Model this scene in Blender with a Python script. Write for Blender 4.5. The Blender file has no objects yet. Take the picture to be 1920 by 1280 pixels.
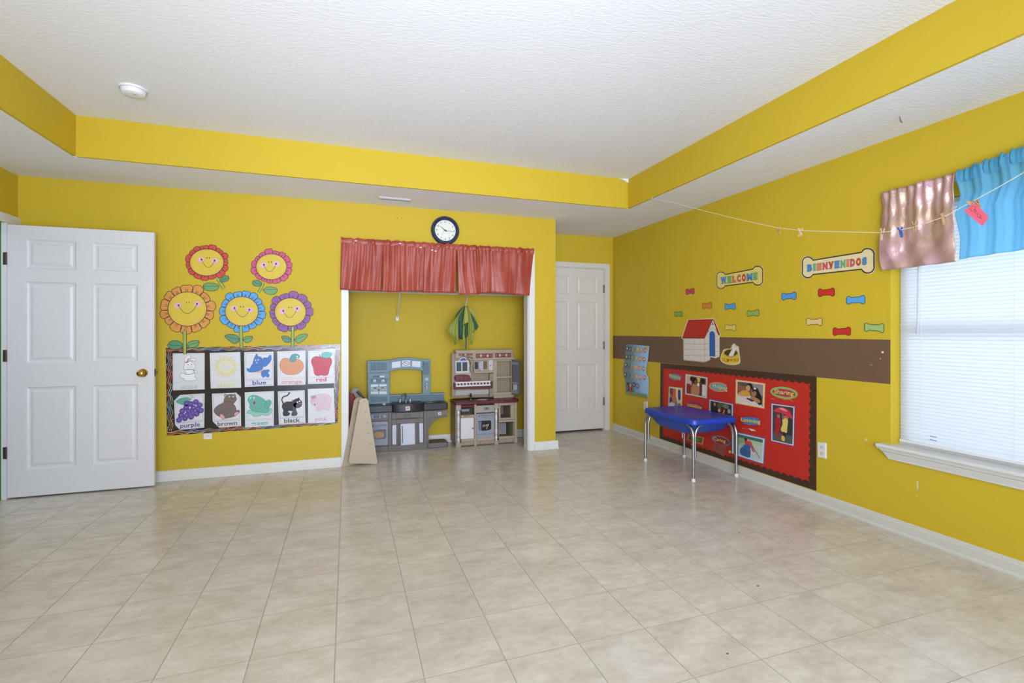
import bpy, bmesh, math, random
from math import sin, cos, pi, radians
from mathutils import Vector, Matrix, Euler
random.seed(7)
SC = bpy.context.scene
COL = SC.collection

# ------------------------------------------------------------------ camera
F, YAW, V0, CAMH, U0 = 910.0, radians(18.76), 623.8, 1.23, 960.0
cam_data = bpy.data.cameras.new('camera')
cam = bpy.data.objects.new('camera', cam_data)
COL.objects.link(cam)
cam_data.sensor_fit = 'HORIZONTAL'
cam_data.sensor_width = 36.0
cam_data.lens = F / 1920 * 36
cam_data.shift_y = (V0 - 640) / 1920
cam_data.clip_start = 0.02
cam.location = (0, 0, CAMH)
cam.rotation_euler = (radians(90), 0, -YAW)
SC.camera = cam

# ------------------------------------------------------------------ world, lights, exposure
W = bpy.data.worlds.new('daylight_sky')
SC.world = W
W.use_nodes = True
bgn = W.node_tree.nodes['Background']
bgn.inputs[0].default_value = (0.90, 0.94, 1.0, 1)
bgn.inputs[1].default_value = 1.5

def area(name, loc, target, sx, sy, power, color=(1, 1, 1), spread=180):
    l = bpy.data.lights.new(name, 'AREA')
    l.shape = 'RECTANGLE'; l.size = sx; l.size_y = sy
    l.energy = power; l.color = color; l.spread = radians(spread)
    o = bpy.data.objects.new(name, l); COL.objects.link(o)
    o.location = loc
    o.rotation_euler = (Vector(target) - Vector(loc)).to_track_quat('-Z', 'Y').to_euler()
    return o
area('rear_window_light', (0.3, -2.25, 1.45), (0.3, 5, 1.25), 4.4, 1.7, 96, (0.81, 0.94, 1.20))
area('ceiling_bounce_light', (0.3, -0.9, 0.95), (0.5, 1.6, 2.7), 2.6, 1.6, 88, (0.81, 0.93, 1.20))
area('flash_bounce_light', (-0.2, -0.6, 1.1), (-0.35, 3.7, 2.7), 0.5, 0.5, 12, (0.86, 0.96, 1.16), 70)
area('corner_fill_light', (0.5, -0.25, 1.75), (2.5, 5.3, 1.75), 0.9, 0.9, 13, (0.84, 0.95, 1.18), 84)  # added fill lamp, brightens the dim far right corner
area('window_daylight', (4.1, 1.55, 1.5), (3.0, 1.7, 1.2), 1.6, 2.0, 14, (0.86, 0.94, 1.1))
vs = SC.view_settings
vs.view_transform = 'Standard'; vs.look = 'None'; vs.gamma = 1.0; vs.use_curve_mapping = False
vs.exposure = 0.07

# ------------------------------------------------------------------ helpers
def s2l(c):
    c /= 255.0
    return c / 12.92 if c <= 0.04045 else ((c + 0.055) / 1.055) ** 2.4
def lin(rgb): return tuple(s2l(c) for c in rgb) + (1,)
_mats = {}
def M(rgb, rough=0.6, metal=0.0, var=0.05, scale=30, bump=0.0, bscale=200, trans=0.0, spec=None, coat=0.0, sub=0.0):
    key = (tuple(rgb), rough, metal, var, scale, bump, bscale, trans, spec, coat)
    if key in _mats: return _mats[key]
    m = bpy.data.materials.new('paint_%d_%d_%d' % tuple(rgb))
    m.use_nodes = True
    nt = m.node_tree; b = nt.nodes['Principled BSDF']
    b.inputs['Roughness'].default_value = rough
    b.inputs['Metallic'].default_value = metal
    if spec is not None: b.inputs['Specular IOR Level'].default_value = spec
    if coat: b.inputs['Coat Weight'].default_value = coat
    c = lin(rgb)
    tc = nt.nodes.new('ShaderNodeTexCoord')
    if var > 0:
        n = nt.nodes.new('ShaderNodeTexNoise'); n.inputs['Scale'].default_value = scale
        n.inputs['Detail'].default_value = 2
        nt.links.new(tc.outputs['Object'], n.inputs['Vector'])
        mx = nt.nodes.new('ShaderNodeMix'); mx.data_type = 'RGBA'
        mx.inputs[6].default_value = tuple(x * (1 - var) for x in c[:3]) + (1,)
        mx.inputs[7].default_value = tuple(min(1, x * (1 + var)) for x in c[:3]) + (1,)
        nt.links.new(n.outputs['Fac'], mx.inputs[0])
        nt.links.new(mx.outputs[2], b.inputs['Base Color'])
    else:
        b.inputs['Base Color'].default_value = c
    if bump > 0:
        n2 = nt.nodes.new('ShaderNodeTexNoise'); n2.inputs['Scale'].default_value = bscale
        n2.inputs['Detail'].default_value = 4
        nt.links.new(tc.outputs['Object'], n2.inputs['Vector'])
        bp = nt.nodes.new('ShaderNodeBump'); bp.inputs['Strength'].default_value = bump
        bp.inputs['Distance'].default_value = 0.004
        nt.links.new(n2.outputs['Fac'], bp.inputs['Height'])
        nt.links.new(bp.outputs['Normal'], b.inputs['Normal'])
    if trans > 0:
        out = [n for n in nt.nodes if n.type == 'OUTPUT_MATERIAL'][0]
        t = nt.nodes.new('ShaderNodeBsdfTranslucent'); t.inputs[0].default_value = c
        ms = nt.nodes.new('ShaderNodeMixShader'); ms.inputs[0].default_value = trans
        nt.links.new(b.outputs[0], ms.inputs[1]); nt.links.new(t.outputs[0], ms.inputs[2])
        nt.links.new(ms.outputs[0], out.inputs['Surface'])
    _mats[key] = m
    return m

class MB:
    """mesh builder: collects faces with materials"""
    def __init__(s): s.v = []; s.f = []; s.mi = []; s.mats = []
    def m(s, mat):
        if mat not in s.mats: s.mats.append(mat)
        return s.mats.index(mat)
    def add(s, vs_, fs, mat):
        k = len(s.v); i = s.m(mat)
        s.v += [tuple(v) for v in vs_]
        for f in fs: s.f.append(tuple(a + k for a in f)); s.mi.append(i)
        return s
    def box(s, x0, x1, y0, y1, z0, z1, mat):
        x0, x1 = sorted((x0, x1)); y0, y1 = sorted((y0, y1)); z0, z1 = sorted((z0, z1))
        v = [(x0,y0,z0),(x1,y0,z0),(x1,y1,z0),(x0,y1,z0),(x0,y0,z1),(x1,y0,z1),(x1,y1,z1),(x0,y1,z1)]
        return s.add(v, [(0,3,2,1),(4,5,6,7),(0,1,5,4),(1,2,6,5),(2,3,7,6),(3,0,4,7)], mat)
    def prism(s, pts, off, mat):
        """pts: 3D polygon, off: 3D extrusion vector"""
        n = len(pts); off = Vector(off)
        v = [Vector(p) for p in pts] + [Vector(p) + off for p in pts]
        fs = [tuple(range(n)), tuple(range(2*n-1, n-1, -1))] + [(i, i+n, (i+1) % n + n, (i+1) % n) for i in range(n)]
        return s.add(v, fs, mat)
    def rbox(s, x0, x1, y0, y1, z0, z1, r, mat, n=4):
        """box with rounded vertical edges (plan corners)"""
        pts = []
        for cx, cy, a in ((x1-r, y1-r, 0), (x0+r, y1-r, 90), (x0+r, y0+r, 180), (x1-r, y0+r, 270)):
            for k in range(n+1):
                t = radians(a + 90*k/n); pts.append((cx + r*cos(t), cy + r*sin(t), z0))
        return s.prism(pts, (0, 0, z1 - z0), mat)
    def tube(s, path, r, mat, n=10, caps=True):
        path = [Vector(p) for p in path]
        rings = []
        up = None
        for i, p in enumerate(path):
            d = (path[min(i+1, len(path)-1)] - path[max(i-1, 0)]).normalized()
            if up is None: up = d.orthogonal().normalized()
            up = (up - d * up.dot(d)).normalized(); side = d.cross(up)
            rr = r[i] if isinstance(r, (list, tuple)) else r
            rings.append([p + (up*cos(2*pi*k/n) + side*sin(2*pi*k/n))*rr for k in range(n)])
        v = [q for R in rings for q in R]; fs = []
        for i in range(len(rings)-1):
            for k in range(n):
                a = i*n + k; b = i*n + (k+1) % n
                fs.append((a, b, b+n, a+n))
        if caps: fs += [tuple(range(n-1, -1, -1)), tuple(range(len(v)-n, len(v)))]
        return s.add(v, fs, mat)
    def lathe(s, prof, c, axis, mat, n=20):
        """prof list of (r, h) along axis vector from c"""
        ax = Vector(axis).normalized(); u = ax.orthogonal().normalized(); w = ax.cross(u); c = Vector(c)
        v = []; fs = []
        for r, h in prof:
            for k in range(n):
                t = 2*pi*k/n; v.append(c + ax*h + (u*cos(t) + w*sin(t))*r)
        for i in range(len(prof)-1):
            for k in range(n):
                a = i*n+k; b = i*n+(k+1) % n; fs.append((a, b, b+n, a+n))
        fs += [tuple(range(n-1, -1, -1)), tuple(range(len(v)-n, len(v)))]
        return s.add(v, fs, mat)
    def obj(s, name, parent=None, smooth=False, bevel=0, segs=2):
        me = bpy.data.meshes.new(name)
        me.from_pydata(s.v, [], s.f)
        for m_ in s.mats: me.materials.append(m_)
        me.polygons.foreach_set('material_index', s.mi)
        if smooth:
            me.polygons.foreach_set('use_smooth', [True]*len(me.polygons))
            try: me.set_sharp_from_angle(angle=radians(40))
            except Exception: pass
        me.validate(); me.update()
        o = bpy.data.objects.new(name, me); COL.objects.link(o)
        if parent is not None: o.parent = parent
        if bevel:
            b = o.modifiers.new('bevel', 'BEVEL'); b.width = bevel; b.segments = segs
            b.limit_method = 'ANGLE'; b.angle_limit = radians(35)
        return o

def recenter(o, parent_keep=True):
    """move a mesh object's origin to the bottom centre of its bounds (children stay in place)"""
    me = o.data
    xs = [v.co.x for v in me.vertices]; ys = [v.co.y for v in me.vertices]; zs = [v.co.z for v in me.vertices]
    c = Vector(((min(xs)+max(xs))/2, (min(ys)+max(ys))/2, min(zs)))
    me.transform(Matrix.Translation(-c)); o.location = c
    return c
def tag(o, label, cat, group=None):
    o['label'] = label; o['category'] = cat
    if group: o['group'] = group
    return o
def thing(name, label, cat, loc=(0, 0, 0), group=None):
    o = bpy.data.objects.new(name, None); COL.objects.link(o)
    o.location = loc; o.empty_display_size = 0.05
    return tag(o, label, cat, group)
def settle(root):
    """children were built in world coordinates: give them the empty's frame"""
    off = Matrix.Translation(-root.location)
    seen = set()
    def go(o):
        for ch in o.children:
            if ch.type == 'MESH' and ch.data.as_pointer() not in seen:
                seen.add(ch.data.as_pointer()); ch.data.transform(off)
            go(ch)
    go(root)
def struct(o):
    o['kind'] = 'structure'; return o

# pixel (1920x1280 frame of the survey photo) -> point on a surveyed plane of the room
def ray(u, v):
    k = (u - U0) / F; w = (V0 - v) / F
    return Vector((sin(YAW) + k*cos(YAW), cos(YAW) - k*sin(YAW), w))
CAMP = Vector((0, 0, CAMH))
def onY(u, v, Y): d = ray(u, v); return CAMP + d * (Y / d.y)
def onX(u, v, X): d = ray(u, v); return CAMP + d * (X / d.x)
def onZ(u, v, Z): d = ray(u, v); return CAMP + d * ((Z - CAMH) / d.z)
def crop(ox, oy, s): return lambda x, y: (ox + x/s, oy + y/s)

# room dimensions from the survey
YB, YA, XR, XL, XA = 4.757, 5.45, 3.21, -2.398, 2.107
HC, HT = 2.44, 2.722
YT, XTR, XTL = 4.112, 2.586, -1.761
YF = -2.4      # wall behind the viewer
FACE = {'B': (lambda p: (p.x, p.z), lambda a, b, o: Vector((a, YB - o, b))),
        'R': (lambda p: (-p.y, p.z), lambda a, b, o: Vector((XR - o, -a, b)))}
def P(face, u, v):
    p = onY(u, v, YB) if face == 'B' else onX(u, v, XR)
    return FACE[face][0](p)

def cat_rom(pts, n=5, closed=True):
    out = []; N = len(pts)
    rng = range(N) if closed else range(N-1)
    for i in rng:
        if closed: p0, p1, p2, p3 = pts[(i-1) % N], pts[i], pts[(i+1) % N], pts[(i+2) % N]
        else: p0, p1, p2, p3 = pts[max(i-1, 0)], pts[i], pts[i+1], pts[min(i+2, N-1)]
        for k in range(n):
            t = k/n
            out.append(tuple(0.5*((2*b) + (-a+c)*t + (2*a-5*b+4*c-d)*t*t + (-a+3*b-3*c+d)*t**3) for a, b, c, d in zip(p0, p1, p2, p3)))
    if not closed: out.append(tuple(pts[-1]))
    return out
def ell(cx, cy, rx, ry, n=20, rot=0, a0=0, a1=360):
    r = radians(rot); out = []
    m = n if a1 - a0 >= 360 else n + 1
    for k in range(m):
        t = radians(a0 + (a1-a0)*k/n); x, y = rx*cos(t), ry*sin(t)
        out.append((cx + x*cos(r) - y*sin(r), cy + x*sin(r) + y*cos(r)))
    return out
def quadmap(q):
    """unit square (x right, y down) -> quad TL,TR,BR,BL"""
    def f(x, y):
        (ax, ay), (bx, by), (cx, cy), (dx, dy) = q
        return ((ax*(1-x)+bx*x)*(1-y) + (dx*(1-x)+cx*x)*y, (ay*(1-x)+by*x)*(1-y) + (dy*(1-x)+cy*x)*y)
    return f

_glyph = {}
def glyphs(s, bold):
    if (s, bold) in _glyph: return _glyph[(s, bold)]
    cu = bpy.data.curves.new('t', 'FONT'); cu.body = s; cu.size = 1; cu.resolution_u = 3
    cu.offset = bold; cu.fill_mode = 'FRONT'
    o = bpy.data.objects.new('t', cu); COL.objects.link(o)
    dg = bpy.context.evaluated_depsgraph_get(); dg.update()
    me = bpy.data.meshes.new_from_object(o.evaluated_get(dg))
    v = [(w.co.x, w.co.y) for w in me.vertices]; f = [tuple(p.vertices) for p in me.polygons]
    bpy.data.objects.remove(o); bpy.data.curves.remove(cu); bpy.data.meshes.remove(me)
    _glyph[(s, bold)] = (v, f); return v, f
CAP = None
class Sheet:
    """flat printed pieces on a wall face; xy = function from drawing coordinates to photo pixels"""
    def __init__(s, face, xy=lambda x, y: (x, y)): s.face = face; s.xy = xy; s.b = MB()
    def p2(s, x, y): return P(s.face, *s.xy(x, y))
    def fill(s, pts, off, mat, raw=False):
        q = pts if raw else [s.p2(*p) for p in pts]
        s.b.add([FACE[s.face][1](a, b, off) for a, b in q], [tuple(range(len(q)))], mat); return s
    def slab(s, pts, off0, off1, mat, edge=None):
        q = [s.p2(*p) for p in pts]; n = len(q)
        v = [FACE[s.face][1](a, b, off1) for a, b in q] + [FACE[s.face][1](a, b, off0) for a, b in q]
        s.b.add(v, [tuple(range(n)), tuple(range(2*n-1, n-1, -1))], mat)
        s.b.add(v, [(i, i+n, (i+1) % n + n, (i+1) % n) for i in range(n)], edge or mat); return s
    def stroke(s, pts, w, off, mat, closed=False):
        """w in metres"""
        q = [Vector(s.p2(*p)) for p in pts]; n = len(q); L = []; R = []
        for i in range(n):
            a = q[(i-1) % n] if closed or i else q[i]; b = q[(i+1) % n] if closed or i < n-1 else q[i]
            d = (b - a); d = d.normalized() if d.length > 1e-9 else Vector((1, 0)); nn = Vector((-d.y, d.x))*w/2
            L.append(q[i]+nn); R.append(q[i]-nn)
        v = [FACE[s.face][1](p.x, p.y, off) for p in L + R]
        m = n if closed else n-1
        s.b.add(v, [(i, (i+1) % n, (i+1) % n + n, i+n) for i in range(m)], mat); return s
    def dot(s, x, y, r, off, mat, n=10): # r in drawing units
        return s.fill(ell(x, y, r, r, n), off, mat)
    def text(s, t, q, off, mat, bold=0.012):
        """q: quad TL,TR,BR,BL with cap height / baseline"""
        global CAP
        if CAP is None:
            hv = glyphs('H', 0)[0]; CAP = max(y for x, y in hv)
        v, f = glyphs(t, bold)
        if not v: return s
        x0 = min(a for a, b in v); x1 = max(a for a, b in v); g = quadmap(q)
        pts = [s.p2(*g((a-x0)/(x1-x0), 1 - b/CAP)) for a, b in v]
        s.b.add([FACE[s.face][1](a, b, off) for a, b in pts], f, mat); return s
    def obj(s, name, parent=None): return s.b.obj(name, parent)
LY = 0.0005
# colours
WHITE = M((226, 227, 228), 0.45)
DARK = M((38, 32, 30), 0.6)
YEL = M((202, 174, 44), 0.6, var=0.03, scale=3, bump=0.10, bscale=140, spec=0.3)
GREEN = M((60, 120, 52), 0.5)
TRIMW = M((222, 221, 216), 0.4, var=0.03)
CEILM = M((232, 232, 232), 0.85, var=0.02, scale=4)
# knock-down ceiling texture: stretched noise bump
def ceil_mat():
    m = bpy.data.materials.new('knockdown_ceiling'); m.use_nodes = True
    nt = m.node_tree; b = nt.nodes['Principled BSDF']; b.inputs['Roughness'].default_value = 0.9
    b.inputs['Base Color'].default_value = lin((233, 233, 234)); b.inputs['Specular IOR Level'].default_value = 0.1
    tc = nt.nodes.new('ShaderNodeTexCoord'); mp = nt.nodes.new('ShaderNodeMapping')
    mp.inputs['Scale'].default_value = (28, 75, 40); mp.inputs['Rotation'].default_value = (0, 0, 0.3)
    n = nt.nodes.new('ShaderNodeTexNoise'); n.inputs['Scale'].default_value = 1.0; n.inputs['Detail'].default_value = 5
    n.inputs['Roughness'].default_value = 0.65
    bp = nt.nodes.new('ShaderNodeBump'); bp.inputs['Strength'].default_value = 0.42; bp.inputs['Distance'].default_value = 0.008
    nt.links.new(tc.outputs['Object'], mp.inputs['Vector']); nt.links.new(mp.outputs[0], n.inputs['Vector'])
    nt.links.new(n.outputs['Fac'], bp.inputs['Height']); nt.links.new(bp.outputs[0], b.inputs['Normal'])
    return m
CEILM = ceil_mat()

# ------------------------------------------------------------------ floor: one-foot vinyl tiles with recessed joints
def tile_mat():
    m = bpy.data.materials.new('mottled_vinyl_tile'); m.use_nodes = True
    nt = m.node_tree; b = nt.nodes['Principled BSDF']
    N = nt.nodes.new; L = nt.links.new
    tc = N('ShaderNodeTexCoord'); oi = N('ShaderNodeObjectInfo'); geo = N('ShaderNodeNewGeometry')
    ofs = N('ShaderNodeVectorMath'); ofs.operation = 'SCALE'
    comb = N('ShaderNodeCombineXYZ')
    L(oi.outputs['Random'], comb.inputs[0]); L(oi.outputs['Random'], comb.inputs[1])
    L(comb.outputs[0], ofs.inputs[0]); ofs.inputs['Scale'].default_value = 37.0
    add = N('ShaderNodeVectorMath'); add.operation = 'ADD'
    L(geo.outputs['Position'], add.inputs[0]); L(ofs.outputs[0], add.inputs[1])
    mp = N('ShaderNodeMapping'); mp.inputs['Scale'].default_value = (1.0, 1.7, 1.0); L(add.outputs[0], mp.inputs['Vector'])
    n1 = N('ShaderNodeTexNoise'); n1.inputs['Scale'].default_value = 16; n1.inputs['Detail'].default_value = 8
    n1.inputs['Roughness'].default_value = 0.68; n1.inputs['Distortion'].default_value = 0.35
    L(mp.outputs[0], n1.inputs['Vector'])
    n0 = N('ShaderNodeTexNoise'); n0.inputs['Scale'].default_value = 4.5; n0.inputs['Detail'].default_value = 4; L(mp.outputs[0], n0.inputs['Vector'])
    av = N('ShaderNodeMath'); av.operation = 'MULTIPLY_ADD'; av.inputs[1].default_value = 0.5; L(n0.outputs['Fac'], av.inputs[0])
    hf = N('ShaderNodeMath'); hf.operation = 'MULTIPLY'; hf.inputs[1].default_value = 0.5; L(n1.outputs['Fac'], hf.inputs[0]); L(hf.outputs[0], av.inputs[2])
    r = N('ShaderNodeValToRGB'); r.color_ramp.elements[0].position = 0.36; r.color_ramp.elements[1].position = 0.62
    r.color_ramp.elements[0].color = lin((188, 177, 162)); r.color_ramp.elements[1].color = lin((212, 205, 194))
    L(av.outputs[0], r.inputs[0])
    # thin darker scratches / veins
    n2 = N('ShaderNodeTexNoise'); n2.inputs['Scale'].default_value = 6; n2.inputs['Detail'].default_value = 5
    n2.inputs['Distortion'].default_value = 2.2; L(mp.outputs[0], n2.inputs['Vector'])
    sub = N('ShaderNodeMath'); sub.operation = 'SUBTRACT'; sub.inputs[1].default_value = 0.5; L(n2.outputs['Fac'], sub.inputs[0])
    ab = N('ShaderNodeMath'); ab.operation = 'ABSOLUTE'; L(sub.outputs[0], ab.inputs[0])
    mr = N('ShaderNodeMapRange'); mr.inputs['From Min'].default_value = 0.0; mr.inputs['From Max'].default_value = 0.006
    mr.inputs['To Min'].default_value = 0.22; mr.inputs['To Max'].default_value = 0.0; L(ab.outputs[0], mr.inputs['Value'])
    mx = N('ShaderNodeMix'); mx.data_type = 'RGBA'; L(mr.outputs[0], mx.inputs[0]); L(r.outputs[0], mx.inputs[6])
    mx.inputs[7].default_value = lin((150, 136, 118))
    L(mx.outputs[2], b.inputs['Base Color'])
    rr = N('ShaderNodeMapRange'); rr.inputs['To Min'].default_value = 0.17; rr.inputs['To Max'].default_value = 0.28
    L(n1.outputs['Fac'], rr.inputs['Value']); L(rr.outputs[0], b.inputs['Roughness'])
    b.inputs['Specular IOR Level'].default_value = 0.5
    bp = N('ShaderNodeBump'); bp.inputs['Strength'].default_value = 0.07; bp.inputs['Distance'].default_value = 0.002
    L(n1.outputs['Fac'], bp.inputs['Height']); L(bp.outputs[0], b.inputs['Normal'])
    return m
TILE = tile_mat()
GROUT = M((172, 162, 148), 0.7)
floor = MB().box(-4.2, 3.40, YF-0.12, YA+0.10, -0.06, -0.0012, GROUT).obj('floor'); struct(floor)
TS, TD = 0.3040, 0.3058
gx0, gy0 = 0.2606, 2.3471
G = 0.0017
full = None; stuff = MB(); ntile = 0
def tilebox(x0, x1, y0, y1):
    b = MB(); e = 0.0
    cx, cy = (x0+x1)/2, (y0+y1)/2; hx, hy = (x1-x0)/2 - G, (y1-y0)/2 - G
    v = [(-hx,-hy,-0.0016),(hx,-hy,-0.0016),(hx,hy,-0.0016),(-hx,hy,-0.0016),
         (-hx+e,-hy+e,0),(hx-e,-hy+e,0),(hx-e,hy-e,0),(-hx+e,hy-e,0)]
    b.add(v, [(4,5,6,7)], TILE); b.add(v, [(0,1,5,4),(1,2,6,5),(2,3,7,6),(3,0,4,7)], GROUT); return b, cx, cy
for j in range(-17, 12):
    for i in range(-10, 11):
        x0, y0 = gx0 + i*TS, gy0 + j*TD
        x1, y1 = min(x0+TS, XR), min(y0+TD, YA)
        x0 = max(x0, XL); y0 = max(y0, YF)
        if x1 - x0 < 0.02 or y1 - y0 < 0.02: continue
        if x1 <= -0.18 and y0 >= YB: continue
        if y0 < YB < y1 and x1 < 0: y1 = YB
        isfull = abs(x1-x0-TS) < 1e-4 and abs(y1-y0-TD) < 1e-4
        visible = y1 > 0.75 and (x0 < 1.2*y1 + 0.3) and (x1 > -0.62*y1)
        if not visible:
            b, cx, cy = tilebox(x0, x1, y0, y1)
            stuff.add([(a+cx, c+cy, d) for a, c, d in b.v], b.f, TILE); continue
        if isfull:
            if full is None: full = tilebox(x0, x1, y0, y1)[0].obj('tile', floor); o = full
            else: o = full.copy(); COL.objects.link(o)
            o.location = ((x0+x1)/2, (y0+y1)/2, 0)
        else:
            b, cx, cy = tilebox(x0, x1, y0, y1); o = b.obj('tile', floor); o.location = (cx, cy, 0)
        ntile += 1
print('tiles', ntile)
st = stuff.obj('tile_field', floor); st['kind'] = 'stuff'
# scuffs on the tiles
SC_M = M((96, 84, 70), 0.7)
for u, v, r in ((1421, 1098, .008), (1386, 998, .007), (1364, 1225, .006)):
    p = onZ(u, v, 0.0003); q = MB().add([(p.x+a, p.y+b, 0.0004) for a, b in ell(0, 0, r, r*0.8, 9, 20)], [tuple(range(9))], SC_M).obj('scuff_mark', floor)

# ------------------------------------------------------------------ walls
T = 0.115
b = MB()
b.box(XL-T, -0.0, YB, YB+T, 0, HC, YEL)                       # left of the closet
b.box(0.0, 1.80, YB, YB+T, 2.03, HC, YEL)                      # header over the closet
b.box(1.80, XA, YB, YB+T, 0, HC, YEL)                          # pier
wall_back = struct(b.obj('wall_back'))
b = MB(); b.box(XA-0.12, XA, YB+T, YA, 0, HC, YEL); struct(b.obj('wall_pier'))
b = MB(); b.box(-0.30, -0.18, YB+T, YA, 0, HC, YEL); struct(b.obj('wall_closet_left'))
DX0, DX1, DZ = 2.215, 3.088, 2.045
b = MB()
b.box(-0.30, DX0, YA, YA+T, 0, HC, YEL); b.box(DX0, DX1, YA, YA+T, DZ, HC, YEL); b.box(DX1, XR+0.16, YA, YA+T, 0, HC, YEL)
struct(b.obj('wall_alcove'))
# right wall with the window opening
WY0, WY1, WZ0, WZ1 = 0.98, 2.107, 0.505, 2.0
WT = 0.17
b = MB()
b.box(XR, XR+WT, WY1, YA, 0, HC, YEL); b.box(XR, XR+WT, YF-0.12, WY0, 0, HC, YEL)
b.box(XR, XR+WT, WY0, WY1, 0, WZ0, YEL); b.box(XR, XR+WT, WY0, WY1, WZ1, HC, YEL)
wall_right = struct(b.obj('wall_right'))
# left wall with the doorway
LDY0, LDY1 = 3.70, 4.605
b = MB()
b.box(XL-T, XL, LDY1, YB, 0, HC, YEL); b.box(XL-T, XL, YF-0.12, LDY0, 0, HC, YEL); b.box(XL-T, XL, LDY0, LDY1, 2.045, HC, YEL)
wall_left = struct(b.obj('wall_left'))
struct(MB().box(XL, XR, YF-0.12, YF, 0, HC, YEL).obj('wall_front'))
b = MB(); b.box(-4.2, -4.1, 2.6, 5.2, 0, HC, GREEN); b.box(-4.1, XL-T, 5.1, 5.2, 0, HC, GREEN); b.box(-4.1, XL-T, 2.6, 2.7, 0, HC, GREEN)
struct(b.obj('wall_hallway'))

# painted brown band on the right wall: between measured edges
BROWN = M((108, 82, 60), 0.55)
pt = [onX(1146, 629, XR), onX(1670, 636.5, XR), onX(1670, 720, XR), onX(1146, 671, XR)]
yend = WY1
z_t = [pt[0].z, pt[1].z]; z_b = [pt[3].z, pt[2].z]
q = [(XR-0.0004, 5.448, z_t[0]), (XR-0.0004, yend+0.001, z_t[1]), (XR-0.0004, yend+0.001, z_b[1]), (XR-0.0004, 5.448, z_b[0])]
MB().add(q, [(0, 1, 2, 3)], BROWN).obj('painted_band', wall_right)
# paint chips
CH = M((214, 205, 190), 0.8)
for u, v, rx, ry in ((1655, 660, .008, .007), (1651, 672, .004, .003), (1624, 824, .006, .008), (1720.5, 910, .004, .03), (1720, 928, .002, .008), (1634, 684, .003, .003)):
    s_ = Sheet('R'); a, c = P('R', u, v)
    s_.fill([(a + x, c + y) for x, y in ell(0, 0, rx, ry, 8, 25 if rx > ry*.5 else 0)], 0.0007, CH, raw=True); s_.obj('paint_chip', wall_right)
for u, v in ((967, 608), (965, 791)):
    p = onY(u, v, YA-0.0006)
    MB().add([(p.x+a, p.y, p.z+c) for a, c in ell(0, 0, .006, .006, 8)], [tuple(range(8))], M((50, 36, 20), .9)).obj('nail_hole', bpy.data.objects['wall_alcove'])
for u, v in ((745, 408), (754, 409)):
    s_ = Sheet('B'); s_.dot(u, v, 1.0, 0.0006, M((120, 96, 40), .9), 7); s_.obj('nail_hole', wall_back)

# ------------------------------------------------------------------ tray ceiling
ceiling = struct(MB().box(XTL-0.02, XTR+0.02, -2.0, YT+0.02, HT, HT+0.06, CEILM).obj('ceiling'))
YTF = -1.75
b = MB()
b.box(XL-T, XTL-0.02, YF-0.12, YA+T, HC, HC+0.05, CEILM); b.box(XTR+0.02, XR+WT, YF-0.12, YA+T, HC, HC+0.05, CEILM)
b.box(XTL-0.02, XTR+0.02, YT+0.02, YA+T, HC, HC+0.05, CEILM); b.box(XTL-0.02, XTR+0.02, YF-0.12, YTF-0.02, HC, HC+0.05, CEILM)
b.obj('soffit', ceiling)
for nm, (x0, x1, y0, y1) in (('back', (XTL, XTR, YT, YT+.02)), ('right', (XTR, XTR+.02, YTF, YT)), ('left', (XTL-.02, XTL, YTF, YT)), ('front', (XTL, XTR, YTF-.02, YTF))):
    MB().box(x0, x1, y0, y1, HC, HT, YEL).obj('tray_side', ceiling)
# small plaster build-up in the far right tray corner
b = MB()
pts = [(XTR, YT-0.001, HT), (XTR, YT-0.001, HT-0.035)] + [(XTR-0.11*t, YT-0.001, HT-0.035*(1-t)**1.6) for t in (.2, .4, .6, .8, 1)]
b.prism(pts, (0, -0.012, 0), CEILM); b.obj('plaster_fillet', ceiling)

# ------------------------------------------------------------------ baseboards
def baseboard(name, segs_, h=0.083, mat=TRIMW):
    b = MB()
    for (x0, y0), (x1, y1), nx, ny in segs_:
        d = Vector((x1-x0, y1-y0, 0)); n = Vector((nx, ny, 0))
        prof = [(0, 0), (0.026, 0), (0.026, 0.010), (0.021, 0.017), (0.0145, 0.0195), (0.0145, h-0.022), (0.011, h-0.015), (0.0105, h-0.006), (0.004, h), (0, h)]
        p = [Vector((x0, y0, z)) + n*o for o, z in prof]
        b.prism(p, d, mat)
    return struct(b.obj(name))
baseboard('baseboard_back', [((XL, YB), (-0.052, YB), 0, -1)])
baseboard('baseboard_pier', [((1.864, YB), (XA+0.026, YB), 0, -1), ((XA, YB), (XA, YA), 1, 0)])
baseboard('baseboard_right', [((XR, YF), (XR, YA), -1, 0)], mat=M((204, 201, 190), 0.45, var=0.05, scale=9))
baseboard('baseboard_closet', [((-0.18, YA), (1.987, YA), 0, -1), ((1.987, YB+T), (1.987, YA-0.026), -1, 0), ((-0.18, YB+T), (-0.18, YA-0.026), 1, 0)])
baseboard('baseboard_left', [((XL, YF), (XL, LDY0-0.06), 1, 0)])

# ------------------------------------------------------------------ closet opening trim
def casing_col(b, x0, x1, yw, z1, mat=TRIMW):
    b.box(x0, x1, yw-0.016, yw, 0, z1, mat); b.box(x0+0.008, x1-0.022, yw-0.021, yw-0.016, 0, z1, mat)
b = MB(); casing_col(b, -0.051, 0.004, YB, 2.09); b.box(0.0, 0.012, YB, YB+T, 0, 2.03, TRIMW)
struct(b.obj('trim_1'))
b = MB(); casing_col(b, 1.797, 1.862, YB, 2.09); b.box(1.788, 1.80, YB, YB+T, 0, 2.03, TRIMW); b.box(1.795, 1.83, YB+T, YB+T+0.016, 0, 0.085, TRIMW)
struct(b.obj('trim_2'))
b = MB(); b.box(0.004, 1.797, YB-0.016, YB, 2.035, 2.09, TRIMW); struct(b.obj('trim_3'))

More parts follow.
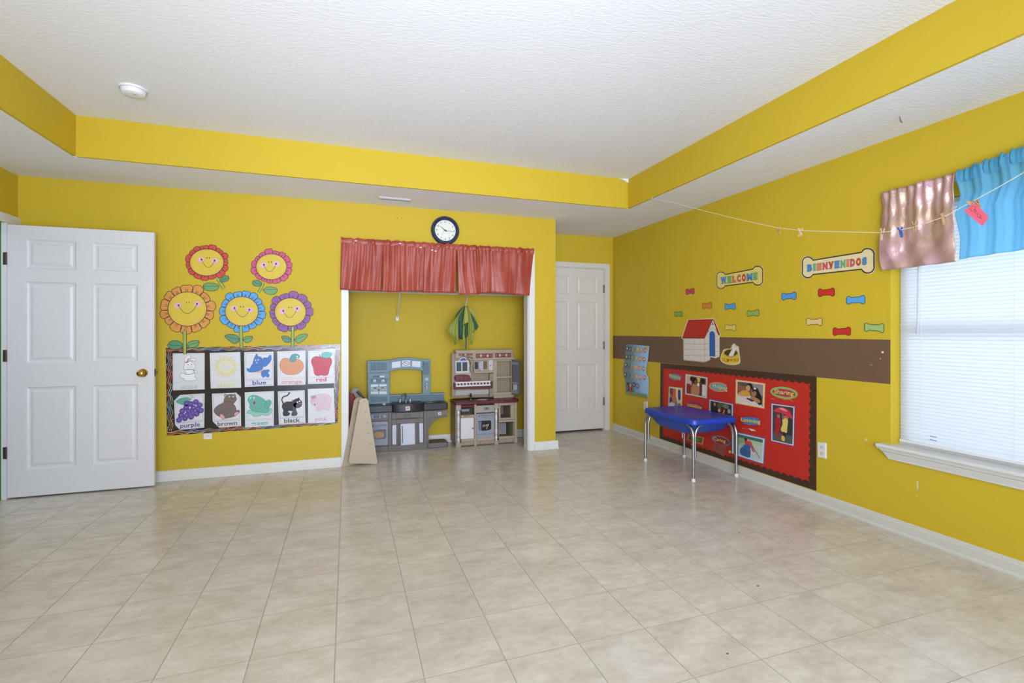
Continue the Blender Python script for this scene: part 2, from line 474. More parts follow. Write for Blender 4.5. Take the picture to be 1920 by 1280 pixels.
# ------------------------------------------------------------------ six-panel doors (panels sunk and raised)
DOORW = M((217, 217, 219), 0.38, var=0.02)
DOORB = M((214, 208, 198), 0.42, var=0.02)
HINGE = M((92, 84, 72), 0.4, metal=0.7)
BRASS = M((200, 168, 92), 0.22, metal=1.0)
def six_panel(parent, x0, x1, yf, th, z0, z1, cols, rows, mat):
    """slab facing -Y with stile/rail cells; each panel a mesh of its own"""
    b = MB()
    xs = [x0, cols[0][0], cols[0][1], cols[1][0], cols[1][1], x1]
    rr = sorted(rows); zs = [z0] + [z for r in rr for z in r] + [z1]
    for i in range(5):
        for j in range(len(zs)-1):
            if i in (1, 3) and j % 2 == 1: continue
            b.add([(xs[i], yf, zs[j]), (xs[i+1], yf, zs[j]), (xs[i+1], yf, zs[j+1]), (xs[i], yf, zs[j+1])], [(0, 1, 2, 3)], mat)
    v = [(x0, yf, z0), (x1, yf, z0), (x1, yf, z1), (x0, yf, z1), (x0, yf+th, z0), (x1, yf+th, z0), (x1, yf+th, z1), (x0, yf+th, z1)]
    b.add(v, [(4, 7, 6, 5), (0, 4, 5, 1), (1, 5, 6, 2), (2, 6, 7, 3), (3, 7, 4, 0)], mat)
    b.obj('slab', parent)
    for c in cols:
        for r in rows:
            b = MB(); prev = None
            for ins, dep in ((0, 0), (0.004, 0.005), (0.014, 0.010), (0.024, 0.0105), (0.040, 0.004), (0.045, 0.0035)):
                ring = [(c[0]+ins, yf+dep, r[0]+ins), (c[1]-ins, yf+dep, r[0]+ins), (c[1]-ins, yf+dep, r[1]-ins), (c[0]+ins, yf+dep, r[1]-ins)]
                if prev: b.add(prev+ring, [(k, (k+1) % 4, (k+1) % 4+4, k+4) for k in range(4)], mat)
                prev = ring
            b.add(prev, [(0, 1, 2, 3)], mat); b.obj('panel', parent)
# open white door standing in front of the back wall
DYF = 4.585
door1 = thing('door_1', 'open white six-panel door at left in front of yellow wall', 'door', (-2.374, DYF, 0)); door1['kind'] = 'structure'
zr = lambda u, v: onY(u, v, DYF).z
xc = lambda u: onY(u, 620, DYF).x
rows = [(zr(96, 504.5), zr(96, 450.5)), (zr(96, 680), zr(96, 529)), (zr(96, 877.5), zr(96, 724.5))]
six_panel(door1, -2.374, -1.458, DYF, 0.035, 0.012, 2.03, [(xc(49), xc(143)), (xc(173.6), xc(258.5))], rows, DOORW)
kp = onY(268, 699, DYF)
b = MB().lathe([(0.033, 0), (0.033, 0.004), (0.028, 0.009)], kp, (0, -1, 0), BRASS, 24); ros = b.obj('rosette', door1, True)
b = MB().lathe([(0.011, 0.008), (0.011, 0.022), (0.020, 0.030), (0.0265, 0.042), (0.0265, 0.052), (0.020, 0.060), (0.008, 0.063)], kp, (0, -1, 0), BRASS, 24); b.obj('knob', door1, True)
b = MB().box(-1.458, -1.4565, DYF+0.004, DYF+0.031, kp.z-0.03, kp.z+0.03, HINGE); b.box(-1.4565, -1.444, DYF+0.011, DYF+0.024, kp.z-0.010, kp.z+0.010, HINGE); b.obj('latch', door1)
for v0, v1 in ((473, 496), (656, 678), (838, 860)):
    za, zb = zr(12, v1), zr(12, v0)
    b = MB().box(-2.399, -2.3755, DYF+0.001, DYF+0.004, za, zb, HINGE); b.tube([(-2.378, DYF-0.004, za), (-2.378, DYF-0.004, zb)], 0.006, HINGE, 10)
    b.obj('hinge', door1)
settle(door1)
# frame of that doorway: white casing toward the room, jamb painted green further in
b = MB()
b.box(-2.410, -2.3775, 4.5885, 4.600, 0, 2.043, DOORW)
b.box(XL, XL+0.018, 4.605, 4.662, 0, 2.045, TRIMW)
b.box(XL, XL+0.018, LDY0-0.057, 4.7555, 2.045, 2.11, TRIMW)
b.box(XL, XL+0.018, LDY0-0.057, LDY0, 0, 2.045, TRIMW)
struct(b.obj('trim_4'))
b = MB(); b.box(XL-T, -2.4105, 4.588, 4.605, 0, 2.043, GREEN); b.box(XL-T, -2.405, LDY0, LDY0+0.015, 0, 2.043, GREEN)
struct(b.obj('trim_5'))
# closed door in the alcove
door2 = thing('door_2', 'closed cream six-panel door in the alcove beside the closet', 'door', (DX0, YA, 0)); door2['kind'] = 'structure'
yf2 = YA+0.006
zr2 = lambda v: onY(1100, v, yf2).z
xc2 = lambda u: onY(u, 620, yf2).x
rc = (xc2(1081.5), xc2(1120)); xl_, xr_ = DX0+0.014, DX1-0.012
w_ = rc[1]-rc[0]; lc = (xl_ + (xr_-rc[1]), xl_ + (xr_-rc[1]) + w_)
six_panel(door2, xl_, xr_, yf2, 0.035, 0.022, DZ-0.012, [lc, rc], [(zr2(551), zr2(519)), (zr2(655), zr2(566)), (zr2(772), zr2(682))], DOORB)
for v0, v1 in ((533, 548), (640, 655), (746, 761)):
    za, zb = zr2(v1), zr2(v0); MB().tube([(xr_+0.004, yf2-0.006, za), (xr_+0.004, yf2-0.006, zb)], 0.009, HINGE, 10).obj('hinge', door2)
settle(door2)
b = MB()
b.box(DX0-0.057, DX0, YA-0.017, YA, 0, DZ+0.057, DOORB); b.box(DX1, DX1+0.068, YA-0.017, YA, 0, DZ+0.057, DOORB)
b.box(DX0, DX1, YA-0.017, YA, DZ, DZ+0.057, DOORB); b.box(DX0, DX0+0.012, YA, YA+0.09, 0, DZ, DOORB); b.box(DX1-0.010, DX1, YA, YA+0.09, 0, DZ, DOORB)
b.box(DX0+0.012, DX1-0.010, YA, YA+0.09, DZ-0.010, DZ, DOORB)
b.box(DX0+0.012, DX1-0.010, YA+0.05, YA+0.09, 0, DZ-0.01, DARK)
struct(b.obj('trim_6'))

# ------------------------------------------------------------------ window, sill, blind
SILLW = M((214, 214, 210), 0.35)
b = MB()
b.box(XR+0.125, XR+WT-0.01, WY0, WY0+0.045, WZ0, WZ1, SILLW); b.box(XR+0.125, XR+WT-0.01, WY1-0.045, WY1, WZ0, WZ1, SILLW)
b.box(XR+0.125, XR+WT-0.01, WY0+0.045, WY1-0.045, WZ0, WZ0+0.05, SILLW); b.box(XR+0.125, XR+WT-0.01, WY0+0.045, WY1-0.045, WZ1-0.05, WZ1, SILLW)
b.box(XR+0.125, XR+WT-0.015, WY0+0.045, WY1-0.045, 1.225, 1.27, SILLW)
window1 = b.obj('window_1'); struct(window1)
gl = bpy.data.materials.new('window_glass'); gl.use_nodes = True
nt = gl.node_tree; out = [n for n in nt.nodes if n.type == 'OUTPUT_MATERIAL'][0]
tr = nt.nodes.new('ShaderNodeBsdfTransparent'); tr.inputs[0].default_value = (0.93, 0.96, 0.96, 1)
gs = nt.nodes.new('ShaderNodeBsdfGlossy'); gs.inputs['Roughness'].default_value = 0.03
fr = nt.nodes.new('ShaderNodeFresnel'); fr.inputs[0].default_value = 1.45
ms = nt.nodes.new('ShaderNodeMixShader'); nt.links.new(fr.outputs[0], ms.inputs[0]); nt.links.new(tr.outputs[0], ms.inputs[1]); nt.links.new(gs.outputs[0], ms.inputs[2]); nt.links.new(ms.outputs[0], out.inputs[0])
for z0, z1 in ((WZ0+0.05, 1.225), (1.27, WZ1-0.05)):
    MB().box(XR+0.145, XR+0.149, WY0+0.045, WY1-0.045, z0, z1, gl).obj('pane', window1)
# stool and apron
b = MB()
prof = [(XR-0.052, 0.514), (XR-0.058, 0.520), (XR-0.058, 0.529), (XR-0.052, 0.535), (XR+0.085, 0.535), (XR+0.085, 0.506), (XR-0.048, 0.506)]
y0, y1 = WY0-0.055, WY1+0.052
b.prism([(x, WY1, z) for x, z in prof], (0, -(WY1-WY0), 0), SILLW)
prof2 = [(XR-0.052, 0.514), (XR-0.058, 0.520), (XR-0.058, 0.529), (XR-0.052, 0.535), (XR, 0.535), (XR, 0.506), (XR-0.048, 0.506)]
b.prism([(x, y1, z) for x, z in prof2], (0, -(y1-WY1), 0), SILLW); b.prism([(x, WY0, z) for x, z in prof2], (0, -(WY0-y0), 0), SILLW)
b.obj('window_sill', window1)
b = MB()
ap = [(XR, 0.506), (XR-0.044, 0.506), (XR-0.042, 0.497), (XR-0.030, 0.490), (XR-0.026, 0.478), (XR-0.016, 0.455), (XR-0.013, 0.444), (XR, 0.444)]
n_ = len(ap)
va = [(x, WY1+0.040-(0.506-z)*0.55, z) for x, z in ap] + [(x, WY0-0.040+(0.506-z)*0.55, z) for x, z in ap]
b.add(va, [tuple(range(n_)), tuple(range(2*n_-1, n_-1, -1))] + [(i, i+n_, (i+1) % n_+n_, (i+1) % n_) for i in range(n_)], SILLW)
b.obj('apron', window1)
b = MB(); b.box(XR+0.085, XR+0.125, WY0, WY1, 0.506, 0.56, SILLW); b.obj('inner_sill', window1)

SLATM = M((232, 236, 243), 0.45, var=0.0, trans=0.62)
blind = thing('window_blind', 'closed white mini blind glowing with daylight in the window', 'blind', (XR+0.075, (WY0+WY1)/2, 0.55))
BXC = XR+0.075
b = MB().box(BXC-0.018, BXC+0.018, WY0+0.008, WY1-0.008, WZ1-0.028, WZ1-0.002, WHITE); b.obj('headrail', blind)
b = MB().box(BXC-0.012, BXC+0.012, WY0+0.010, WY1-0.010, 0.553, 0.568, WHITE); b.obj('bottom_rail', blind)
pitch = 0.0213; hw = 0.0136; ang = radians(70)
b = MB(); NS = 5; vv = []; ya, yb = WY0+0.010, WY1-0.010
for k in range(NS+1):
    t = -1 + 2*k/NS; a = t*hw; bow = 0.0016*(1-t*t)
    x = a*cos(ang) - bow*sin(ang); z = a*sin(ang) + bow*cos(ang)
    vv += [(x, ya-blind.location.y, z), (x, yb-blind.location.y, z)]
for o in blind.children: o.data.transform(Matrix.Translation(-blind.location))
b.add(vv, [(2*k, 2*k+1, 2*k+3, 2*k+2) for k in range(NS)], SLATM)
slat = b.obj('slat', blind, smooth=True)
z = 0.583; o = slat
while z < WZ1-0.032:
    if o is None: o = slat.copy(); COL.objects.link(o)
    o.location = (0, 0, z - blind.location.z); o = None; z += pitch
CORD = M((225, 225, 225), 0.6)
lo = blind.location
for y in (WY1-0.13, WY0+0.13, (WY0+WY1)/2):
    MB().tube([(-0.012, y-lo.y, 0.0), (-0.012, y-lo.y, WZ1-0.03-lo.z)], 0.0010, CORD, 6).obj('ladder_cord', blind)
wp = onX(1722, 497, BXC-0.03); wq = onX(1720, 626, BXC-0.03)
b = MB().tube([Vector((BXC-0.022, wp.y, WZ1-0.03))-lo, Vector((wp.x, wp.y, wp.z))-lo, Vector((wq.x, wq.y, wq.z))-lo], 0.0042, M((196, 200, 212), 0.3), 8); b.obj('tilt_wand', blind)
lb = M((70, 80, 150), .5)
for (ua, va_), (ub, vb) in (((1744, 816.5), (1756, 818.8)), ((1743, 823), (1756, 825.8))):
    p = onX(ua, va_, BXC-0.0165)-lo; q_ = onX(ub, vb, BXC-0.0165)-lo
    MB().add([p, q_, q_+Vector((0, 0, -.0035)), p+Vector((0, 0, -.0035))], [(0, 1, 2, 3)], lb).obj('warning_print', blind)

# ================================================================== BACK WALL DECORATIONS
# ---- smiling flower cut-outs
OUT = M((58, 40, 30), 0.5); BLUSH = M((226, 170, 196), 0.5); LEAFC = M((104, 158, 96), 0.5); LEAFD = M((84, 140, 104), 0.5)
STEMC = M((150, 178, 74), 0.5); FACEY = M((214, 186, 52), 0.5); FACEO = M((222, 176, 70), 0.5)
c2 = crop(290, 440, 5.3333)
def card(pts, xy, face, name, parent, mat, edge, t0=LY, t1=0.0016, w=0.004, off=0.0):
    """one cut-out piece with dark printed outline"""
    s_ = Sheet(face, xy); s_.slab(pts, t0+off, t1+off, mat); s_.stroke(pts, w, t1+off+0.0003, edge, True)
    return s_.obj(name, parent)
def flower(label, cen, fr, pr, n, col, rot, stem, leaves, mouth, seed):
    rnd = random.Random(seed)
    p0 = P('B', *c2(*cen)); root = thing('flower_cutout', label, 'wall decoration', (p0[0], YB, p0[1]), 'smiling flower cutouts on the back wall')
    # stem and leaves go below the head
    card(stem, c2, 'B', 'stem', root, STEMC, OUT, off=0.0022)
    for i, l in enumerate(leaves):
        o = card(cat_rom(l[:-1], 4), c2, 'B', 'leaf', root, LEAFC if i % 2 else LEAFD, OUT, off=0.0022 + 0.0004)
        s_ = Sheet('B', c2); s_.stroke([l[-1][0], l[-1][1]], 0.003, 0.0047, OUT); s_.obj('leaf_vein', o)
    cx, cy = cen
    a = rot
    tot = 0
    w = [rnd.uniform(0.8, 1.2) for _ in range(n)]; sw = sum(w)
    for k in range(n):
        da = 360*w[k]/sw; am = radians(a + da/2); hwid = radians(da/2)
        sc = rnd.uniform(0.93, 1.06)
        pts = []
        for t, r in ((-1.02, .0), (-1.06, .45), (-.92, .80), (-.5, .97), (0, 1.02 if rnd.random() < .6 else .93), (.5, .99), (.92, .80), (1.06, .45), (1.02, .0)):
            th = am + hwid*t
            fx = fr[0]*0.96 + (pr[0]*sc - fr[0]*0.96)*r; fy = fr[1]*0.96 + (pr[1]*sc - fr[1]*0.96)*r
            pts.append((cx + fx*cos(th), cy + fy*sin(th)))
        s_ = Sheet('B', c2); pp = cat_rom(pts, 3, False)
        s_.slab(pp, LY, 0.0016 + 0.0004*(k % 2), M(col, 0.5, var=0.12, scale=14)); s_.stroke(pp, 0.0045, 0.0022+0.0004*(k % 2), OUT, True)
        for dt in (-.18, .14):
            th = am + hwid*dt
            r0, r1 = 1.0, 1.0 + 0.45*(pr[0]/fr[0]-1)
            s_.stroke([(cx+fr[0]*r0*cos(th), cy+fr[1]*r0*sin(th)), (cx+fr[0]*r1*cos(th), cy+fr[1]*r1*sin(th))], 0.0035, 0.0030, OUT)
        s_.obj('petal', root); a += da
    s_ = Sheet('B', c2); fc = ell(cx, cy, fr[0], fr[1], 36)
    s_.slab(fc, LY, 0.0032, FACEO); s_.fill(ell(cx, cy, fr[0]*.93, fr[1]*.92, 36), 0.0034, FACEY); s_.stroke(fc, 0.005, 0.0036, OUT, True)
    for a0, a1 in ((150, 215), (240, 290), (-25, 30), (35, 80)) if seed % 2 else ((200, 280), (15, 75), (150, 190)):
        for aa in range(a0, a1, 6):
            s_.dot(cx + fr[0]*.90*cos(radians(aa)), cy + fr[1]*.88*sin(radians(aa)), 2.2, 0.0038, OUT, 5)
    f_ = s_.obj('face', root)
    (mx0, my0), (mx1, my1), drop = mouth
    for q_ in ((mx0-6, my0), (mx1+4, my1)): s_ = Sheet('B', c2); s_.fill(ell(*q_, 34, 28, 16), 0.0037, BLUSH); s_.obj('cheek', f_)
    s_ = Sheet('B', c2)
    curve = [(mx0, my0)] + [(mx0 + (mx1-mx0)*t, my0 + (my1-my0)*t + drop*(1-(2*t-1)**2)) for t in (.12, .3, .5, .7, .88)] + [(mx1, my1)]
    s_.stroke(cat_rom(curve, 4, False), 0.0035, 0.0040, OUT); s_.dot(mx0, my0-3, 10, 0.0041, OUT); s_.dot(mx1, my1-3, 10, 0.0041, OUT)
    ex, ey = (mx0+mx1)/2, (my0+my1)/2
    s_.dot(ex-12, ey-24, 6, 0.0041, OUT, 8); s_.dot(ex+14, ey-24, 6, 0.0041, OUT, 8)
    s_.obj('smile', f_)
    settle(root)
flower('smiling flower cutout with red petals, top left of the five flowers', (522, 277), (170, 134), (218, 184), 15, (206, 62, 44), 10,
       [(618, 445), (645, 435), (704, 528), (685, 548)],
       [[(652, 470), (680, 425), (715, 408), (742, 420), (738, 452), (700, 472), ((652, 468), (740, 428))], [(645, 515), (600, 487), (530, 483), (488, 505), (505, 548), (560, 562), (620, 552), ((645, 514), (490, 514))]],
       ((470, 250), (600, 262), 70), 1)
flower('smiling flower cutout with pink petals, top right of the five flowers', (1167, 320), (153, 128), (200, 172), 15, (206, 72, 122), 30,
       [(1075, 480), (1100, 485), (1052, 582), (1034, 572)],
       [[(1072, 500), (1050, 462), (1010, 455), (978, 470), (990, 505), (1040, 515), ((1070, 502), (985, 470))], [(1085, 550), (1130, 522), (1190, 525), (1228, 545), (1205, 590), (1150, 598), (1110, 580), ((1085, 550), (1225, 548))]],
       ((1093, 303), (1214, 293), 72), 2)
flower('large smiling flower cutout with orange petals, leftmost flower', (328, 742), (194, 171), (268, 246), 14, (216, 144, 58), 5,
       [(284, 965), (305, 945), (320, 965), (318, 1195), (288, 1195)],
       [[(285, 1110), (250, 1065), (180, 1058), (132, 1100), (165, 1140), (240, 1142), ((285, 1112), (140, 1100))], [(322, 1110), (350, 1070), (410, 1055), (447, 1065), (430, 1110), (370, 1130), ((322, 1112), (445, 1068))]],
       ((240, 708), (425, 694), 86), 3)
flower('smiling flower cutout with bright blue petals, middle of the lower row', (872, 765), (166, 146), (234, 208), 15, (78, 160, 222), 0,
       [(848, 920), (866, 905), (878, 920), (882, 1130), (856, 1130)],
       [[(850, 1050), (820, 1005), (750, 995), (700, 1012), (740, 1050), (790, 1088), (830, 1075), ((850, 1048), (705, 1010))], [(884, 1050), (910, 1020), (978, 1018), (970, 1050), (930, 1080), ((884, 1055), (975, 1022))]],
       ((800, 735), (948, 752), 78), 4)
flower('smiling flower cutout with purple petals, rightmost flower', (1357, 772), (156, 140), (220, 200), 13, (136, 78, 146), 12,
       [(1368, 925), (1383, 912), (1394, 925), (1393, 1122), (1366, 1122)],
       [[(1366, 1055), (1340, 1020), (1290, 1012), (1270, 1025), (1300, 1070), (1345, 1075), ((1366, 1050), (1275, 1025))], [(1398, 1050), (1440, 1005), (1500, 990), (1530, 998), (1515, 1030), (1460, 1075), (1430, 1082), ((1398, 1052), (1528, 1000))]],
       ((1287, 763), (1424, 740), 76), 5)

# ---- black laminated colour chart with wavy striped border
c3 = crop(300, 630, 5.3333)
BLK = M((40, 38, 40), 0.18, var=0.4, scale=60)
CO = [(58, 118), (1803, 82), (1775, 872), (70, 996)]
g3 = quadmap(CO)
p0 = P('B', *c3(930, 990))
chart = thing('color_chart', 'black laminated wall chart with wavy striped border holding ten color cards', 'poster', (p0[0], YB, p0[1]))
s_ = Sheet('B', c3); s_.slab(CO, LY, 0.0014, BLK); s_.obj('backing', chart)
WAVES = [M(c, 0.3) for c in ((104, 168, 208), (206, 112, 84), (228, 206, 140), (122, 170, 110), (196, 84, 80), (168, 124, 172), (226, 150, 90))]
def border_strip(a, b_, nper, nrm, wid):
    """a,b_: centre line ends (crop units); nrm: +1/-1 side; wavy coloured lines"""
    s_ = Sheet('B', c3); a = Vector(a); b_ = Vector(b_); d = (b_-a); L = d.length; d.normalize(); n = Vector((-d.y, d.x))
    s_.slab([a+n*wid/2, b_+n*wid/2, b_-n*wid/2, a-n*wid/2], 0.0014, 0.0019, M((30, 28, 30), 0.25))
    k = 0
    for j, o in enumerate((-.30, -.02, .26)):
        seg = L/nper
        for i in range(nper):
            pts = []
            for q in range(17):
                t = i*seg + seg*q/16
                pts.append(a + d*t + n*(o*wid + 0.17*wid*sin(2*pi*t/seg*1.25 + j*0.3)))
            s_.stroke(pts, 0.0040, 0.0023, WAVES[(i*3+j*2+int(L)) % 7])
    for i in range(nper*2):
        t = L*(i+.5)/(nper*2); q = a + d*t + n*wid*0.42*(1 if i % 2 else -1); s_.dot(q.x, q.y, 3.5, 0.0023, WHITE, 6)
    s_.obj('border_strip', chart)
border_strip((60, 138), (1800, 104), 9, 1, 40); border_strip((92, 165), (102, 950), 5, 1, 62)
border_strip((1776, 130), (1752, 850), 5, 1, 44); border_strip((72, 972), (1772, 856), 9, 1, 42)
settle(chart)

PAPER = M((214, 214, 218), 0.35, var=0.02)
def col_card(word, quad, edgec, wordc, label, draw, poly=None, wordq=(.22, .855, .78, .93), bold=0.014, top=.04, split=.80, outline_word=False, frame=True):
    g = quadmap(quad); cx, cy = g(.5, 1)
    p0 = P('B', *c3(cx, cy))
    root = thing('color_card', label, 'picture card', (p0[0], YB-0.0014, p0[1]), 'color word cards on the black chart')
    s_ = Sheet('B', c3); s_.slab(poly or quad, 0.0020 if not poly else 0.0021, 0.0030, PAPER)
    E_ = M(edgec, 0.4)
    if frame:
        s_.stroke([g(.045, top), g(.955, top), g(.955, split-.02), g(.045, split-.02)], 0.0022, 0.0033, E_, True)
        s_.stroke([g(.045, split+.015), g(.955, split+.015), g(.955, .965), g(.045, .965)], 0.0022, 0.0033, E_, True)
    s_.obj('sheet', root)
    s_ = Sheet('B', lambda x, y: c3(*g(x, y)))
    x0, y0, x1, y1 = wordq; y0 -= .018; bold += .006
    s_.text(word, [(x0, y0), (x1, y0), (x1, y1), (x0, y1)], 0.0036, M(wordc, 0.4), bold)
    if outline_word: s_.text(word, [(x0+.006, y0+.006), (x1-.006, y0+.006), (x1-.006, y1-.006), (x0+.006, y1-.006)], 0.0039, PAPER, 0.0)
    s_.obj('word', root)
    s_ = Sheet('B', lambda x, y: c3(*g(x, y))); draw(s_); s_.obj('picture', root)
    settle(root)
def mk(view_ox, view_oy, vs_, g_quad):
    """view coords -> unit card coords (approximate inverse of the card quad in px)"""
    (ax, ay), (bx, by), (cx, cy), (dx, dy) = [c3(*q) for q in g_quad]
    def f(x, y):
        u, v = view_ox + x/vs_, view_oy + y/vs_
        s1 = .5; t1 = .5
        for _ in range(12):
            L = ax + (dx-ax)*t1; R = bx + (cx-bx)*t1; s1 = (u-L)/(R-L)
            Tp = ay + (by-ay)*s1; B_ = dy + (cy-dy)*s1; t1 = (v-Tp)/(B_-Tp)
        return s1, t1
    return f
L0, L1, L2, L3, L4 = 0.0034, 0.0038, 0.0042, 0.0046, 0.0050
Q = {'white': [(128, 172), (447, 168), (447, 532), (130, 541)], 'yellow': [(498, 168), (804, 158), (812, 515), (508, 523)],
     'blue': [(843, 160), (1135, 155), (1138, 495), (848, 508)], 'orange': [(1173, 152), (1455, 145), (1455, 485), (1176, 492)],
     'red': [(1483, 148), (1745, 142), (1748, 470), (1480, 478)], 'purple': [(142, 590), (447, 572), (443, 913), (150, 938)],
     'brown': [(520, 575), (808, 562), (812, 897), (532, 917)], 'green': [(848, 562), (1140, 548), (1138, 895), (852, 912)],
     'black': [(1178, 552), (1447, 540), (1455, 870), (1190, 885)], 'pink': [(1478, 528), (1740, 518), (1750, 862), (1482, 870)]}
V6 = (310, 650, 11.294); V7 = (310, 725, 11.294); V8 = (450, 650, 10.105); V9 = (450, 725, 10.105)
def tr(f, pts, closed=True, n=4): return cat_rom([f(*p) for p in pts], n, closed)
GREYL = M((96, 94, 98), 0.5); WHT = M((232, 232, 234), 0.4)
def d_white(s_):
    f = mk(*V6, Q['white'])
    for pts in ([(410, 290), (430, 220), (510, 165), (540, 195), (520, 290), (470, 330), (430, 330)], [(530, 270), (570, 240), (640, 250), (660, 290), (630, 310), (590, 290), (540, 300)],
                [(420, 330), (400, 400), (380, 430), (400, 475), (470, 480), (560, 480), (620, 455), (640, 400), (600, 350), (540, 300), (470, 320)],
                [(430, 480), (425, 540), (450, 575), (530, 580), (600, 560), (620, 510), (560, 480)],
                [(430, 580), (370, 550), (315, 590), (320, 650), (400, 670), (420, 715), (600, 715), (680, 670), (650, 650), (620, 640), (640, 590), (600, 560), (520, 585)],
                [(600, 500), (650, 505), (678, 540), (640, 560), (620, 530)]):
        q = tr(f, pts); s_.fill(q, L0, WHT); s_.stroke(q, 0.0022, L1, GREYL, True)
    s_.fill(tr(f, [(455, 300), (480, 240), (510, 250), (500, 290), (460, 325)]), L1, M((222, 130, 150), .5))
    for x, y in ((488, 380), (558, 375)): s_.fill(ell(*f(x, y), .018, .016, 8), L2, GREYL)
    s_.fill(ell(*f(540, 408), .012, .009, 8), L2, GREYL); s_.stroke(tr(f, [(450, 420), (500, 445), (545, 450), (600, 420)], False), 0.0016, L2, GREYL)
def d_sun(s_):
    f = mk(*V6, Q['yellow']); pts = []
    for k in range(26):
        a = 2*pi*k/26 - pi/2; r = 1.0 if k % 2 == 0 else .72
        pts.append(f(1282 + 262*r*cos(a), 420 + 240*r*sin(a)))
    s_.fill(pts, L0, M((224, 212, 160), .5)); s_.stroke(pts, 0.0016, L1, M((170, 150, 80), .5), True)
    cc = f(1282, 415); rx = abs(f(1450, 415)[0]-cc[0]); ry = abs(f(1282, 560)[1]-cc[1])
    s_.fill(ell(*cc, rx, ry, 28), L1, M((222, 216, 186), .5)); s_.stroke(ell(*cc, rx, ry, 28), 0.0016, L2, M((190, 176, 110), .5), True)
    s_.fill(ell(*cc, rx*.6, ry*.6, 24), L2, M((216, 213, 202), .5))
def d_bird(s_):
    f = mk(*V8, Q['blue']); B1 = M((66, 118, 190), .5); B2 = M((46, 84, 150), .5)
    s_.fill(tr(f, [(310, 460), (440, 420), (470, 440), (400, 490), (340, 495)]), L0, M((226, 176, 140), .5))
    s_.fill(tr(f, [(420, 320), (440, 210), (520, 200), (560, 155), (595, 165), (590, 260), (520, 350), (450, 380)]), L0, B1)
    s_.fill(tr(f, [(130, 400), (180, 410), (230, 330), (330, 320), (420, 300), (440, 380), (420, 430), (330, 470), (210, 485), (140, 460)]), L1, B1)
    s_.fill(tr(f, [(245, 300), (280, 190), (320, 132), (345, 180), (400, 195), (430, 250), (410, 330), (320, 350), (260, 340)]), L2, B1)
    s_.stroke(tr(f, [(245, 300), (280, 190), (320, 132), (345, 180), (400, 195), (430, 250), (410, 330), (320, 350), (260, 340)]), .0018, L3, B2, True)
    for c in ((450, 470), (540, 455)): pass
    s_.fill(tr(f, [(405, 500), (430, 450), (540, 430), (560, 460), (530, 490), (560, 540), (530, 580), (490, 555), (440, 580), (410, 545)]), L1, B1)
    s_.stroke(tr(f, [(405, 500), (430, 450), (540, 430), (560, 460), (530, 490), (560, 540), (530, 580), (490, 555), (440, 580), (410, 545)]), .0018, L2, B2, True)
    s_.fill([f(300, 285), f(335, 290), f(320, 320)], L3, M((226, 190, 110), .5))
    for x, y in ((298, 255), (348, 248)): s_.fill(ell(*f(x, y), .022, .026, 8), L3, WHT); s_.fill(ell(*f(x+3, y+6), .010, .012, 8), L4, DARK)
def d_pumpkin(s_):
    f = mk(*V8, Q['orange'])
    q = tr(f, [(750, 350), (790, 240), (880, 210), (970, 240), (1060, 225), (1160, 260), (1205, 350), (1180, 450), (1080, 515), (980, 528), (870, 520), (780, 450)])
    s_.fill(q, L0, M((218, 152, 116), .5)); s_.stroke(q, .0018, L1, M((170, 100, 70), .5), True)
    for x in (870, 970, 1070): s_.stroke(tr(f, [(x, 250), (x + (x-970)*.5, 370), (x, 505)], False), .0012, L1, M((196, 128, 92), .5))
    q = tr(f, [(945, 270), (950, 200), (1000, 140), (1080, 135), (1132, 175), (1110, 215), (1070, 205), (1050, 275), (990, 280)])
    s_.fill(q, L2, M((88, 160, 160), .5)); s_.stroke(q, .0018, L3, M((50, 110, 110), .5), True); s_.fill(ell(*f(1085, 185), .03, .026, 10), L3, WHT)
def d_apple(s_):
    f = mk(*V8, Q['red'])
    q = tr(f, [(1350, 290), (1375, 210), (1450, 178), (1530, 195), (1620, 180), (1715, 210), (1742, 290), (1700, 400), (1670, 520), (1600, 545), (1540, 535), (1470, 548), (1410, 510), (1390, 400)])
    s_.fill(q, L0, M((190, 44, 62), .4)); s_.stroke(q, .0018, L1, M((130, 24, 40), .5), True)
    s_.stroke(tr(f, [(1500, 140), (1512, 170), (1530, 205)], False), .006, L1, M((90, 50, 50), .5))
    q = tr(f, [(1540, 180), (1560, 120), (1640, 100), (1745, 128), (1700, 195), (1620, 212)]); s_.fill(q, L2, M((120, 196, 190), .5)); s_.stroke(q, .0018, L3, M((60, 140, 130), .5), True)
def d_grapes(s_):
    f = mk(*V7, Q['purple'])
    q = tr(f, [(232, 305), (330, 240), (470, 225), (540, 260), (480, 330), (400, 385), (330, 365), (270, 345)]); s_.fill(q, L0, M((92, 160, 140), .5)); s_.stroke(q, .0018, L1, M((50, 110, 90), .5), True)
    s_.stroke(tr(f, [(560, 280), (540, 200), (580, 190), (570, 230), (640, 210)], False), .004, L1, M((92, 160, 140), .5))
    k = 0
    for x, y in ((650, 320), (730, 385), (455, 350), (540, 360), (600, 445), (695, 465), (755, 500), (445, 435), (365, 510), (500, 515), (590, 560), (665, 570), (335, 600), (455, 605), (550, 635), (420, 665), (295, 700)):
        c = f(x, y); rx = abs(f(x+62, y)[0]-c[0]); ry = abs(f(x, y+58)[1]-c[1]); o = L1 + 0.0002*(k % 5); k += 1
        s_.fill(ell(*c, rx, ry, 16), o+.0004, M((92, 66, 150), .5, var=.15, scale=60)); s_.stroke(ell(*c, rx, ry, 16), .0014, o+.0006, M((62, 42, 110), .5), True)
        s_.fill(ell(c[0], c[1]-.01, rx*.45, ry*.4, 10), o+.0007, M((118, 94, 172), .5))
